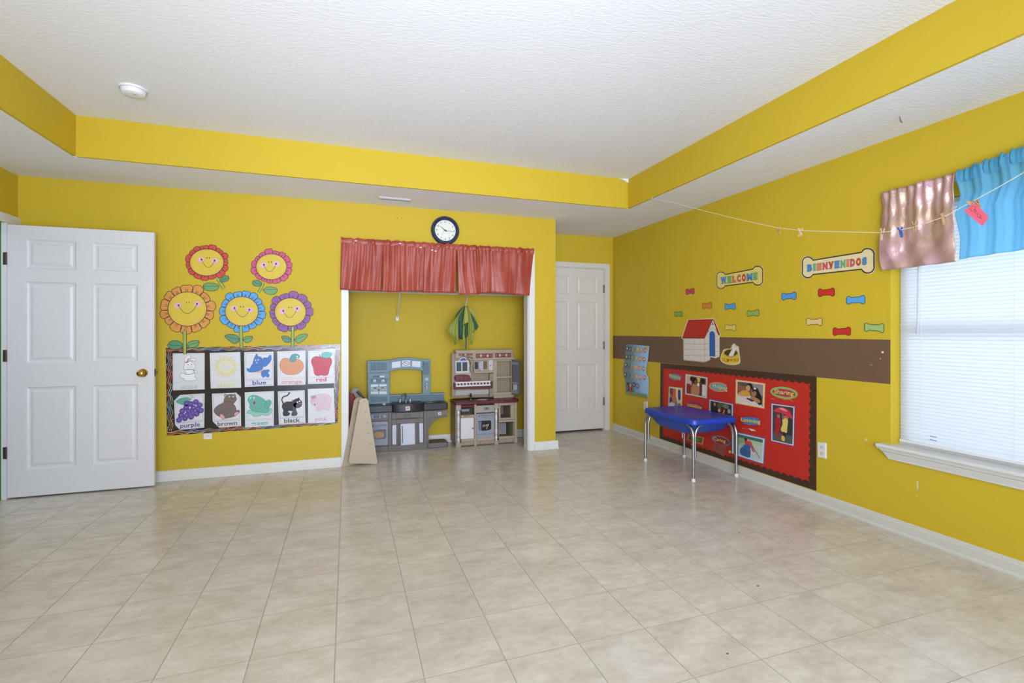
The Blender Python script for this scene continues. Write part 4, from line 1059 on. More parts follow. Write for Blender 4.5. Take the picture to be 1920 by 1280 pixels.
photo('tall photo print with pale green edge, children painting, left end of board', [(506, 370), (620, 384), (614, 604), (498, 592)], (150, 176, 110), (220, 214, 190),
      [('r', 0, 0, 1, 1, (196, 186, 170)), ('s', [(.0, .0), (.3, .0), (.34, .3), (.1, .4)], (110, 60, 70)), ('s', [(.3, .05), (.5, .02), (.55, .4), (.5, .6), (.3, .55)], (206, 90, 56)), ('r', .55, 0, .72, .7, (230, 200, 150)),
       ('s', [(.72, .08), (.9, .05), (.95, .4), (.78, .45)], (50, 60, 110)), ('s', [(.02, .4), (.2, .35), (.3, .6), (.2, .75), (.05, .7)], (40, 50, 96)), ('s', [(.05, .65), (.3, .6), (.5, .85), (.4, 1), (.1, .98)], (190, 200, 214)),
       ('s', [(.5, .55), (.65, .5), (.72, .85), (.55, .9)], (80, 130, 160)), ('r', .75, .6, .98, .98, (150, 100, 70)), ('e', .12, .33, .09, .07, 0, SK), ('e', .58, .42, .06, .05, 0, SK)], .05, .05)
photo('landscape photo print with pale blue edge, child with a patterned shirt', [(643, 266), (828, 297), (822, 473), (640, 437)], (126, 172, 178), (222, 214, 196),
      [('r', 0, 0, 1, 1, (120, 70, 62)), ('r', 0, 0, .25, .5, (206, 176, 156)), ('r', 0, .45, .2, 1, (140, 44, 42)), ('e', .27, .15, .1, .14, 0, (30, 24, 24)), ('e', .6, .14, .14, .13, 0, (226, 186, 60)), ('s', [(.32, .45), (.55, .35), (.7, .6), (.62, 1), (.28, 1), (.26, .7)], (186, 126, 88)),
       ('e', .44, .22, .13, .18, 0, (34, 24, 22)), ('e', .49, .30, .08, .13, 0, (130, 76, 56)), ('e', .83, .18, .13, .16, 0, (26, 22, 26)), ('s', [(.72, .3), (.86, .35), (.84, .9), (.7, .95)], (96, 50, 46)), ('r', .82, .35, 1, .97, (216, 208, 200)), ('e', .62, .4, .06, .1, 0, (232, 226, 214))])
photo('photo print with orange edge, two children reading a book together', [(1060, 313), (1306, 346), (1298, 557), (1056, 512)], (222, 160, 96), (228, 210, 176),
      [('r', 0, 0, 1, 1, (110, 84, 66)), ('r', .55, 0, 1, .5, (150, 134, 130)), ('e', .22, .12, .12, .1, 0, (76, 86, 84)), ('r', 0, .18, .3, .45, (144, 92, 60)), ('p', [(0, .62), (.5, .58), (.98, .95), (.98, 1), (0, 1)], (216, 204, 196)),
       ('s', [(.05, .55), (.25, .38), (.45, .42), (.5, .6), (.3, .66), (.08, .66)], (204, 156, 56)), ('e', .47, .17, .13, .17, 10, (28, 22, 24)), ('e', .42, .25, .09, .14, 5, SK2), ('s', [(.6, .2), (.78, .2), (.95, .6), (.92, .95), (.72, .8), (.6, .55)], (26, 22, 28)), ('e', .66, .48, .09, .14, 20, (168, 110, 84)),
       ('s', [(.5, .68), (.7, .62), (.92, .75), (.85, .86), (.6, .8)], (178, 122, 92)), ('p', [(.4, .7), (.68, .78), (.6, .86), (.36, .76)], (60, 46, 50)), ('s', [(0, .6), (.15, .52), (.25, .66), (.1, .68)], SK2), ('e', .69, .22, .05, .05, 20, (224, 214, 220))])
photo('dark photo print with lilac edge, half behind the blue table', [(838, 475), (1042, 516), (1040, 690), (836, 640)], (110, 96, 160), (214, 210, 218),
      [('r', 0, 0, 1, 1, (40, 44, 40)), ('e', .5, .2, .2, .16, 0, (76, 92, 60)), ('e', .72, .15, .16, .12, 0, (110, 120, 90)), ('e', .2, .15, .05, .1, 0, (206, 120, 120)), ('s', [(.5, .3), (.62, .2), (.7, .5), (.62, .95), (.5, .9)], (110, 40, 36)), ('e', .42, .45, .06, .1, 0, (206, 160, 140)),
       ('s', [(.7, .5), (.85, .6), (.9, 1), (.6, 1)], (120, 34, 34)), ('e', .88, .38, .07, .14, 0, (140, 156, 150)), ('p', [(.52, .8), (.66, .35), (.69, .36), (.57, .86)], (206, 180, 110)), ('e', .36, .8, .08, .1, 0, (196, 160, 150))])
photo('tall photo print with purple edge, two children in raincoats under a red umbrella', [(1352, 508), (1554, 535), (1545, 869), (1350, 824)], (122, 76, 140), (224, 216, 224),
      [('r', 0, 0, 1, 1, (62, 62, 66)), ('r', 0, .78, 1, 1, (84, 84, 84)), ('r', .6, .3, 1, .75, (50, 54, 52)), ('s', [(.05, .17), (.2, .08), (.45, .04), (.75, .08), (.95, .24), (.97, .32), (.7, .24), (.45, .2), (.2, .19)], (206, 56, 70)), ('s', [(.3, .08), (.5, .05), (.7, .12), (.6, .13)], (236, 140, 150)),
       ('r', .49, .2, .515, .42, (150, 150, 156)), ('e', .28, .28, .09, .05, 0, (196, 50, 50)), ('e', .3, .31, .06, .035, 0, SK), ('s', [(.14, .4), (.3, .34), (.42, .42), (.38, .6), (.3, .75), (.12, .78), (.15, .6)], (170, 34, 36)), ('s', [(.26, .76), (.38, .76), (.34, .92), (.28, .9)], (160, 40, 44)),
       ('e', .66, .30, .13, .055, 0, (200, 100, 60)), ('s', [(.5, .38), (.62, .33), (.76, .36), (.74, .55), (.7, .72), (.42, .68), (.5, .5)], (222, 196, 100)), ('s', [(.5, .72), (.66, .72), (.66, .84), (.56, .84)], (40, 38, 60)), ('s', [(.48, .82), (.62, .84), (.6, .96), (.46, .93)], (214, 186, 70))], .05, .035)
photo('photo print with blue edge, children paddling a raft on green water', [(1050, 744), (1304, 801), (1292, 1016), (1046, 938)], (92, 140, 190), (206, 222, 232),
      [('r', 0, 0, 1, 1, (186, 196, 190)), ('r', 0, 0, 1, .14, (66, 104, 96)), ('p', [(0, .14), (1, .14), (1, .3), (0, .4)], (176, 190, 150)), ('p', [(.0, .14), (.4, .14), (.3, .5), (0, .6)], (140, 166, 120)), ('s', [(.25, .55), (.5, .5), (.56, .7), (.52, .98), (.2, .95), (.15, .75)], (56, 92, 140)),
       ('s', [(.32, .18), (.46, .16), (.56, .3), (.52, .46), (.36, .44)], (190, 60, 56)), ('s', [(.46, .2), (.58, .24), (.66, .5), (.72, .64), (.62, .62)], (196, 80, 70)), ('e', .36, .17, .05, .06, 0, (40, 34, 36)), ('e', .46, .18, .05, .06, 0, SK2), ('s', [(.3, .44), (.55, .42), (.5, .6), (.34, .62)], (48, 96, 160)), ('p', [(.62, .42), (.64, .4), (.94, .86), (.92, .88)], (110, 96, 80)), ('p', [(.0, .6), (.3, .34), (.31, .38), (.02, .66)], (200, 190, 160))])
photo('small tilted green photo print with orange edge, low behind the table legs', [(664, 770), (800, 792), (786, 856), (655, 812)], (214, 120, 70), (206, 150, 110),
      [('r', 0, 0, 1, 1, (70, 106, 56)), ('e', .5, .5, .3, .3, 0, (110, 140, 70))], .05, .12)

def wordcut(label, word, xy, cen, rx, ry, rot, outer, inner, quad, tcol=(226, 206, 100), blob=None, cut=None):
    x, y = xy(cen[0], cen[1]+ry); a, z_ = P('R', x, y); root = thing('word_cutout', label, 'sign', (XR-.0022, -a, z_), 'word cutouts on the red bulletin board')
    s_ = Sheet('R', xy); e = ell(*cen, rx, ry, 30, rot)
    s_.slab(cut or e, .0036, .0043, M(outer, .4)); s_.obj('oval', root)
    s_ = Sheet('R', xy); rnd = random.Random(word)
    pts = [(p[0]+(rnd.random()-.5)*rx*.06, p[1]+(rnd.random()-.5)*ry*.12) for p in ell(*cen, rx*.84, ry*(blob or .66), 36, rot)]
    s_.fill(pts, .0046, M(inner, .4)); s_.obj('splash', root)
    s_ = Sheet('R', xy); s_.text(word, [(p[0]+rx*.01, p[1]+ry*.06) for p in quad], .0049, M((130, 60, 40), .4), .03); s_.text(word, quad, .0053, M(tcol, .4), .014); s_.obj('lettering', root)
    settle(root)
c8a = crop(1230, 680, 11.294)
wordcut('purple and teal oval reading Playing, top left of the board', 'Playing', c8a, (412, 300), 158, 90, 12, (176, 50, 90), (92, 156, 160), [(288, 238), (520, 285), (525, 340), (292, 300)], blob=.62)
wordcut('orange and blue oval reading Helping with a creased right end', 'Helping', c8a, (1335, 512), 212, 106, 9, (222, 130, 60), (88, 156, 200), [(1218, 440), (1520, 505), (1520, 590), (1218, 520)], blob=.72,
        cut=ell(1335, 512, 212, 106, 24, 9, 25, 318))
wordcut('purple oval reading Laughing just above the blue table lid', 'Laughing', c8a, (830, 925), 180, 88, 14, (110, 50, 110), (206, 110, 50), [(675, 858), (980, 925), (985, 985), (680, 920)], blob=.6)
c8b = crop(1360, 690, 7.5278)
wordcut('green and magenta oval reading Sharing, top right of the board', 'Sharing', c8b, (835, 348), 196, 84, 8, (140, 176, 92), (176, 50, 96), [(698, 292), (975, 330), (972, 388), (698, 352)], blob=.62)
wordcut('red oval with blue splash reading Listening, right of the table', 'Listening', c8b, (362, 745), 170, 84, 7, (186, 36, 30), (56, 130, 176), [(228, 695), (500, 733), (500, 785), (228, 745)], blob=.66)
c8d = crop(1280, 800, 12.8)
wordcut('blue ringed oval reading Caring below the table tub', 'Caring', c8d, (935, 330), 236, 105, 18, (78, 140, 180), (160, 34, 30), [(755, 238), (1045, 310), (1040, 385), (750, 315)], blob=.80)

# ================================================================== WATER TABLE
BLUE = M((24, 64, 172), 0.33, var=.06, scale=8); BLUE2 = M((22, 72, 164), 0.36, var=.04, scale=8); CHR = M((166, 166, 168), 0.32, metal=1.0, var=.03); RUB = M((220, 218, 212), .6)
TX0, TX1, TY0, TY1 = 2.700, 3.160, 3.312, 4.004
tcx, tcy = (TX0+TX1)/2, (TY0+TY1)/2
wt = thing('water_table', 'blue plastic water play table with lid and bent chrome legs beside the red board', 'table', (tcx, tcy, 0))
def rrect(x0, x1, y0, y1, r, n=6):
    pts = []
    for cx, cy, a in ((x1-r, y1-r, 0), (x0+r, y1-r, 90), (x0+r, y0+r, 180), (x1-r, y0+r, 270)):
        for k in range(n+1): t = radians(a + 90*k/n); pts.append((cx+r*cos(t), cy+r*sin(t)))
    return pts
def loft(b, rings, mat, cap0=True, cap1=True):
    n = len(rings[0]); v = [p for R in rings for p in R]; fs = []
    for i in range(len(rings)-1):
        for k in range(n): fs.append((i*n+k, i*n+(k+1) % n, (i+1)*n+(k+1) % n, (i+1)*n+k))
    if cap0: fs.append(tuple(range(n-1, -1, -1)))
    if cap1: fs.append(tuple(range(len(v)-n, len(v))))
    b.add(v, fs, mat)
ZL = 0.512
b = MB(); rings = []
for e, z in ((.012, ZL-.046), (.015, ZL-.042), (.014, ZL-.014), (.010, ZL-.004), (.002, ZL), (-.03, ZL+.001), (-.06, ZL-.002)):
    rings.append([(x, y, z) for x, y in rrect(TX0-e, TX1+e-.004, TY0-e, TY1+e, max(.02, .060+e*.3))])
loft(b, rings, BLUE); b.obj('lid', wt, True)
b = MB(); rings = []
for ex, ey, z in ((.000, .000, ZL-.046), (.012, .018, ZL-.060), (.022, .045, ZL-.095), (.036, .085, ZL-.130), (.060, .135, ZL-.152), (.100, .200, ZL-.160)):
    rings.append([(x, y, z) for x, y in rrect(TX0+ex+.012, TX1-ex-.012, TY0+ey+.012, TY1-ey-.012, .055)])
loft(b, rings[::-1], BLUE2); b.obj('tub', wt, True)
for sx, x in ((1, TX0+.011), (-1, TX1-.004)):
    for sy, y in ((1, TY0+.006), (-1, TY1-.006)):
        zt = ZL-.040; r = .0125
        b = MB(); path = [(x, y, .022), (x, y, zt-.10)]
        for k in range(1, 7): t = radians(90*k/6); path.append((x, y + sy*.075*(1-cos(t)), zt-.10+.10*sin(t)-.013))
        path[1] = (x, y, zt-.115)
        b.tube(path, r, CHR, 12); lg = b.obj('leg', wt, True)
        # inner return leg tube that ends halfway down
        b = MB(); xx, yy = x+sx*.027, y+sy*.012; path = [(xx, yy, zt-.275), (xx, yy, zt-.115)]
        for k in range(1, 7): t = radians(90*k/6); path.append((xx + sx*.065*(1-cos(t)), yy, zt-.113+.10*sin(t)))
        b.tube(path, r*.86, CHR, 12)
        b.obj('frame_tube', wt, True)
        MB().lathe([(.0155, 0), (.0165, .004), (.0165, .022), (.014, .026)], (x, y, 0), (0, 0, 1), RUB, 16).obj('rubber_foot', lg, True)
        for zb in (zt-.165, zt-.215): MB().lathe([(.0045, .0), (.005, .004), (.003, .006)], (x-sx*.0115, y, zb), (-sx, 0, 0), CHR, 8).obj('bolt', lg)
settle(wt)

# ================================================================== PLAY KITCHEN (blue and grey)
def cr(ox, oy, s_): return crop(ox, oy, s_)
k1a = cr(680, 660, 11.294); k1b = cr(685, 745, 12.0)
def YP(xy, pts, Y): return [onY(*xy(*p), Y) for p in pts]
def yplate(b, xy, pts, Y0, Y1, mat):
    """polygon in drawing coords on plane Y0 (front), extruded back to Y1"""
    q = YP(xy, pts, Y0); return b.prism(q, (0, Y1-Y0, 0), mat)
def rectp(x0, y0, x1, y1): return [(x0, y0), (x1, y0), (x1, y1), (x0, y1)]
def zbox(b, xy, x0, y0, x1, y1, Y0, Y1, mat):
    xm, ym = (x0+x1)/2, (y0+y1)/2
    X0 = onY(*xy(x0, ym), Y0).x; X1 = onY(*xy(x1, ym), Y0).x; Z1 = onY(*xy(xm, y0), Y0).z; Z0 = onY(*xy(xm, y1), Y0).z
    b.box(X0, X1, Y0, Y1, max(Z0, 0.0005), Z1, mat); return b
SLATE = M((116, 142, 152), .5, var=.04); SLATE2 = M((90, 116, 128), .5, var=.04); GRY = M((112, 105, 100), .5, var=.04); GRY2 = M((104, 97, 92), .5); BLKP = M((30, 32, 38), .35); STK = M((206, 212, 222), .35)
SILV = M((146, 150, 160), .4); STKD = M((60, 58, 70), .4)
k1 = thing('play_kitchen', 'toy kitchen with slate blue arched hutch, black counter and grey cabinets', 'toy kitchen', (0.62, 5.25, 0))
YH = 5.355
b = MB(); yplate(b, k1a, [(95, 185), (575, 165), (572, 1090), (118, 1120), (100, 560)], YH, YH+.05, SLATE); hutch = b.obj('left_tower', k1, bevel=.003)
b = MB(); yplate(b, k1a, [(560, 165), (620, 160), (760, 128), (900, 115), (1040, 118), (1160, 132), (1280, 155), (1290, 200), (1285, 400), (1180, 375), (1060, 360), (930, 356), (800, 364), (690, 382), (590, 408), (560, 400)], YH, YH+.05, SLATE); arch = b.obj('arch', k1, bevel=.003)
b = MB(); yplate(b, k1a, [(1268, 155), (1432, 150), (1436, 870), (1270, 885)], YH, YH+.05, SLATE); rtow = b.obj('right_tower', k1, bevel=.003)
b = MB(); yplate(b, k1a, [(560, 905), (1735, 860), (1715, 905), (1745, 1040), (560, 1080)], YH, YH+.05, SLATE2); bspl = b.obj('backsplash', k1, bevel=.003)
b = MB(); yplate(b, k1a, [(88, 190), (520, 170), (620, 160), (760, 128), (900, 115), (1040, 118), (1160, 132), (1280, 155), (1442, 150), (1442, 188), (1275, 190), (1160, 166), (1040, 150), (900, 148), (760, 162), (620, 196), (520, 208), (88, 226)], YH-.014, YH, SLATE); b.obj('cornice', k1, bevel=.002)
b = MB(); yplate(b, k1a, [(560, 905), (1735, 860), (1735, 890), (560, 935)], YH-.012, YH, SLATE); b.obj('ledge', k1, bevel=.002)
for i in range(4):
    b = MB(); zbox(b, k1a, 170+i*86, 228, 252+i*86, 372, YH-.006, YH, SLATE2); b.obj('plank', hutch, bevel=.0015)
b = MB(); zbox(b, k1a, 150, 375, 525, 425, YH-.014, YH, SLATE); b.obj('shelf_lip', hutch, bevel=.002)
b = MB(); zbox(b, k1a, 105, 445, 570, 560, YH-.018, YH, SLATE); b.obj('hood', hutch, bevel=.003)
b = MB(); yplate(b, k1a, rectp(218, 500, 462, 535), YH-.0195, YH-.018, STKD); yplate(b, k1a, rectp(360, 500, 462, 532), YH-.0200, YH-.0185, STK); b.obj('control_sticker', hutch)
for x in (228, 405):
    b = MB(); yplate(b, k1a, [(x, 585), (x+55, 582), (x+55, 635), (x+36, 635), (x+36, 605), (x+18, 605), (x+18, 636), (x, 638)], YH-.0015, YH, STK); b.obj('switch_sticker', hutch)
b = MB(); zbox(b, k1a, 165, 570, 520, 655, YH-.0012, YH-.0002, SLATE2); b.obj('recess', hutch)
for q_ in ([(172, 685), (328, 680), (328, 728), (172, 738)], [(350, 680), (508, 678), (508, 722), (350, 728)], [(170, 835), (328, 830), (328, 888), (170, 885)], [(350, 828), (510, 830), (508, 885), (350, 888)]):
    b = MB(); yplate(b, k1a, q_, YH-.0014, YH, STK); b.obj('cabinet_sticker', hutch)
b = MB()
for i, (x0, x1, y, c) in enumerate(((170, 235, 762, (190, 196, 176)), (290, 390, 758, (170, 180, 140)), (450, 508, 756, (176, 186, 156)), (405, 442, 752, (160, 60, 60)), (170, 195, 800, (200, 196, 190)), (215, 315, 802, (190, 196, 160)), (322, 360, 800, (150, 50, 56)), (375, 470, 795, (170, 186, 150)), (482, 508, 792, (196, 200, 180)), (240, 278, 760, (70, 80, 90)))):
    yplate(b, k1a, rectp(x0, y-11, x1, y+12), YH-.0013-.00005*i, YH-.0002, M(c, .4))
o = b.obj('shelf_sticker', hutch); o['kind'] = 'stuff'
for y in (935, 975, 1015):
    b = MB(); zbox(b, k1a, 165, y, 525, y+34, YH-.004, YH, SLATE2); b.obj('plank', hutch, bevel=.001)
b = MB(); yplate(b, k1a, [(620, 215), (803, 188), (803, 318), (620, 338)], YH-.0014, YH, STK); b.obj('panel_sticker', arch)
b = MB(); yplate(b, k1a, [(1047, 182), (1226, 192), (1226, 322), (1047, 305)], YH-.0014, YH, STK); b.obj('panel_sticker', arch)
b = MB(); yplate(b, k1a, [(835, 180), (1005, 172), (1008, 300), (838, 305)], YH-.0014, YH, STK); yplate(b, k1a, ell(920, 240, 72, 46, 20), YH-.0020, YH-.0014, STKD); yplate(b, k1a, ell(920, 240, 60, 36, 20), YH-.0024, YH-.0014, STK)
yplate(b, k1a, [(870, 205), (880, 200), (928, 242), (920, 250)], YH-.0028, YH-.0014, STKD); yplate(b, k1a, [(918, 238), (962, 238), (962, 244), (918, 246)], YH-.0028, YH-.0014, STKD); b.obj('clock_sticker', arch)
for x in (1285, 1330, 1375):
    b = MB(); zbox(b, k1a, x, 215, x+40, 470, YH-.005, YH, SLATE2); b.obj('plank', rtow, bevel=.001)
b = MB(); zbox(b, k1a, 1280, 480, 1440, 510, YH-.012, YH, SLATE); b.obj('shelf_lip', rtow, bevel=.002)
b = MB(); yplate(b, k1a, [(1328, 550), (1384, 548), (1384, 602), (1366, 602), (1366, 570), (1346, 570), (1346, 604), (1328, 604)], YH-.0014, YH, STK); b.obj('switch_sticker', rtow)
b = MB(); yplate(b, k1a, rectp(1332, 640, 1382, 812), YH-.0012, YH, STKD)
for i, (y, c) in enumerate(((665, (206, 206, 206)), (700, (190, 184, 180)), (735, (200, 196, 190)), (765, (206, 180, 120)), (795, (176, 170, 150)))): yplate(b, k1a, ell(1357, y, 18, 15, 10), YH-.0018-.0001*i, YH-.0012, M(c, .4))
o = b.obj('utensil_sticker', rtow)
for x0, x1 in ((600, 1240), (1275, 1690)):
    b = MB(); zbox(b, k1a, x0, 935, x1, 1010, YH-.004, YH, SLATE2); b.obj('plank', bspl, bevel=.001)
# counter
YF1 = 5.17
zc1 = onY(*k1b(350, 190), YF1).z; zc0 = onY(*k1b(350, 340), YF1).z
xL = onY(*k1b(60, 250), YF1).x; xR = onY(*k1b(1862, 200), YF1).x; xm0 = onY(*k1b(625, 250), YF1).x; xm1 = onY(*k1b(1300, 220), YF1).x
b = MB(); b.rbox(xL, xm0, YF1, YH, zc0, zc1, .015, BLKP); b.obj('counter', k1, bevel=.006, segs=3)
b = MB(); b.rbox(xm1, xR, YF1, YH, zc0, zc1, .015, BLKP); b.obj('counter', k1, bevel=.006, segs=3)
bow = [(xm0-.015 + (xm1-xm0+.03)*t, YF1 - .035*sin(pi*t)**.7) for t in [i/14 for i in range(15)]]
zs0 = zc0-.004; zs1 = zc1+.012
b = MB(); b.prism([(x, y, zs0) for x, y in bow] + [(xm1, YH, zs0), (xm0, YH, zs0)], (0, 0, zs1-zs0), BLKP); sink = b.obj('sink_counter', k1, bevel=.006, segs=3)
xs = (xm0+xm1)/2
b = MB().lathe([(.085, 0), (.085, .0015), (.076, .0015), (.070, -.0002)], (xs, 5.235, zs1+.0002), (0, 0, 1), M((30, 32, 36), .3), 24); b.obj('basin', sink)
lg1 = onY(*k1b(955, 245), YF1-.0355)
b = MB(); PKL = M((206, 96, 120), .4)
b.prism([(lg1.x+a, YF1-.0350, lg1.z+c) for a, c in rrect(-.022, .022, -.021, .021, .006, 3)], (0, -.002, 0), M((226, 196, 204), .4))
b.prism([(lg1.x+a, YF1-.0370, lg1.z+c) for a, c in ((-.016, -.002), (-.006, .008), (.008, .014), (.016, .006), (.010, -.004), (-.008, -.010))], (0, -.0008, 0), PKL); b.obj('emblem', sink)
# faucet group
fx, fy = onY(*k1b(830, 60), 5.30).x, 5.31
b = MB(); b.tube([(fx+.04, fy, zs1), (fx+.04, fy, zs1+.07), (fx+.036, fy-.01, zs1+.085), (fx+.02, fy-.03, zs1+.088), (fx-.005, fy-.045, zs1+.07)], .009, M((190, 188, 184), .25, metal=.8), 10); b.obj('faucet', k1, True)
for dx in (-.022, .085):
    MB().lathe([(.014, 0), (.010, .012), (.013, .022), (.008, .036), (.003, .040)], (fx+dx, fy, zs1), (0, 0, 1), M((176, 174, 172), .25, metal=.8), 12).obj('tap_handle', k1, True)
p = onY(*k1b(425, 135), 5.25); MB().lathe([(.018, 0), (.020, .008), (.014, .014), (.004, .016)], (p.x, 5.25, zc1), (0, 0, 1), M((208, 206, 198), .3), 14).obj('counter_knob', k1, True)
p = onY(*k1b(1440, 110), 5.26); MB().lathe([(.036, 0), (.038, .004), (.030, .006), (.012, .003)], (p.x, 5.26, zc1), (0, 0, 1), M((150, 146, 140), .3), 20).obj('burner', k1, True)
p = onY(*k1b(1680, 90), 5.28); MB().lathe([(.045, 0), (.047, .005), (.036, .008), (.014, .004)], (p.x, 5.28, zc1), (0, 0, 1), M((70, 68, 66), .3), 20).obj('burner', k1, True)
# cabinets
YK = YF1+.012
b = MB(); x0 = onY(*k1b(60, 700), YK).x; x1 = onY(*k1b(1320, 700), YK).x
b.box(x0, x1, YK+.012, 5.40, 0.03, zc0, GRY2); body = b.obj('cabinet_body', k1)
b = MB(); xe = onY(*k1b(520, 700), YK).x; b.box(x0, xe, YK-.004, YK+.012, .0005, .055, GRY); b.obj('plinth', k1, bevel=.004)
xo0 = xe+.012; b = MB(); b.box(xo0, x1, YK-.004, YK+.012, .0005, .055, GRY); b.box(xo0, x1, YK-.010, YK-.004, .0005, .028, GRY); b.obj('plinth', k1, bevel=.003)
for (xa, xb) in ((522, 590), (1320, 1386)):
    b = MB(); zbox(b, k1b, xa, 340 if xa < 900 else 300, xb, 1210 if xa < 900 else 1165, YK-.006, YK+.02, GRY); Xa = onY(*k1b(xa-4, 1100), YK-.010).x; Xb = onY(*k1b(xb+4, 1100), YK-.010).x; b.box(Xa, Xb, YK-.012, YK-.006, .0005, .058, GRY); b.obj('post', k1, bevel=.004)
b = MB(); zbox(b, k1b, 100, 350, 520, 520, YK-.002, YK+.012, GRY); cp_ = b.obj('control_panel', k1, bevel=.003)
b = MB(); yplate(b, k1b, [(130, 400), (335, 388), (335, 465), (140, 480)], YK-.0035, YK-.002, SILV); yplate(b, k1b, [(190, 402), (312, 396), (312, 458), (192, 466)], YK-.0040, YK-.003, M((30, 50, 120), .4)); yplate(b, k1b, [(215, 415), (270, 408), (290, 440), (230, 452)], YK-.0044, YK-.003, M((60, 130, 120), .4)); b.obj('display_sticker', cp_)
p = onY(*k1b(435, 425), YK-.003); MB().lathe([(.019, 0), (.019, .004), (.014, .006), (.013, .013), (.009, .014)], (p.x, YK-.002, p.z), (0, -1, 0), SILV, 18).obj('knob', cp_, True)
b = MB(); zbox(b, k1b, 110, 548, 515, 1085, YK-.006, YK+.012, SILV); ov = b.obj('oven_door', k1, bevel=.005, segs=3)
b = MB(); yplate(b, k1b, [(165, 740), (290, 715), (470, 712), (472, 900), (440, 935), (240, 950), (180, 940)], YK-.0075, YK-.006, M((36, 34, 48), .15)); yplate(b, k1b, cat_rom([(200, 860), (215, 790), (300, 775), (390, 785), (415, 840), (390, 895), (290, 915), (220, 900)], 3), YK-.0080, YK-.007, M((190, 150, 100), .5))
for x in range(225, 400, 26): yplate(b, k1b, [(x, 770), (x+12, 770), (x+16, 905), (x+6, 905)], YK-.0083, YK-.0078, M((150, 112, 84), .5))
b.obj('oven_window', ov)
pa, pb_ = onY(*k1b(165, 635), YK-.006), onY(*k1b(475, 622), YK-.006)
b = MB(); b.tube([(pa.x, YK-.006, pa.z), (pa.x+.008, YK-.020, pa.z), (pb_.x-.008, YK-.020, pa.z), (pb_.x, YK-.006, pa.z)], .006, M((110, 112, 122), .3), 8); b.obj('handle', ov, True)
b = MB(); zbox(b, k1b, 595, 335, 1310, 472, YK-.004, YK+.012, GRY); zbox(b, k1b, 690, 335, 1228, 462, YK-.018, YK-.004, GRY); dr = b.obj('drawer', k1, bevel=.004)
b = MB(); zbox(b, k1b, 880, 378, 1030, 430, YK-.024, YK-.018, GRY2); b.obj('handle', dr, bevel=.004)
b = MB(); zbox(b, k1b, 595, 484, 1310, 590, YK-.002, YK+.012, GRY); zbox(b, k1b, 700, 484, 1215, 580, YK-.012, YK-.002, GRY); b.obj('apron', k1, bevel=.003)
for nm, q_ in (('side_panel', (598, 600, 712, 1085)), ('door', (765, 590, 1160, 1085)), ('side_panel', (1205, 585, 1310, 1050))):
    b = MB(); zbox(b, k1b, *q_, YK, YK+.012, GRY2); pn = b.obj(nm, k1, bevel=.002)
    st_ = {'door': [(797, 592), (1113, 578), (1118, 1055), (806, 1072)]}.get(nm) or ([(610, 625), (696, 614), (694, 1055), (610, 1058)] if q_[0] < 900 else [(1212, 580), (1296, 577), (1300, 1005), (1222, 1010)])
    b = MB(); yplate(b, k1b, st_, YK-.0015, YK, STK); sk = b.obj('sticker', pn)
    if nm == 'door': b = MB(); yplate(b, k1b, [(824, 640), (842, 640), (846, 1030), (828, 1032)], YK-.0024, YK-.0015, STKD); b.obj('printed_handle', sk)
    else:
        xm_ = sum(p[0] for p in st_)/4; b = MB(); yplate(b, k1b, rectp(xm_-5, 640, xm_+5, 990), YK-.0022, YK-.0015, M((170, 180, 206), .4)); b.obj('print_line', sk)
b = MB(); zbox(b, k1b, 1386, 292, 1858, 440, YK-.002, YK+.02, GRY); rp = b.obj('right_panel', k1, bevel=.003)
b = MB(); zbox(b, k1b, 1436, 312, 1740, 430, YK-.005, YK-.002, GRY); zbox(b, k1b, 1480, 335, 1555, 405, YK-.007, YK-.005, GRY2); b.obj('raised_plate', rp, bevel=.002)
b = MB(); yplate(b, k1b, [(1638, 332), (1704, 328), (1706, 390), (1640, 394)], YK-.0062, YK-.005, STK); yplate(b, k1b, ell(1672, 362, 14, 12, 10), YK-.0068, YK-.006, STKD); b.obj('outlet_sticker', rp)
b = MB(); yplate(b, k1b, [(1420, 442), (1855, 436), (1852, 425)] + [(1700 - 0 + 150 - 370*sin(radians(a)), 440 + 215*(1-cos(radians(a)))) for a in range(8, 92, 12)] + [(1480, 658), (1425, 662)], YK+.004, YK+.022, GRY2); b.obj('corbel', k1)
b = MB(); zbox(b, k1b, 1386, 448, 1428, 1035, YK, YK+.02, GRY); b.obj('post', k1, bevel=.003)
Xa, Xb = onY(*k1b(1386, 1080), YK).x, onY(*k1b(1872, 1080), YK).x; zt = onY(*k1b(1620, 1020), YK).z
b = MB(); b.rbox(Xa, Xb, YK-.008, 5.37, .0005, zt, .03, GRY); b.obj('base_step', k1, bevel=.008, segs=3)
b = MB(); b.rbox(Xa+.02, Xb-.02, YK+.015, 5.35, zt, zt+.002, .03, M((92, 84, 66), .55)); b.obj('step_mat', k1)
settle(k1)

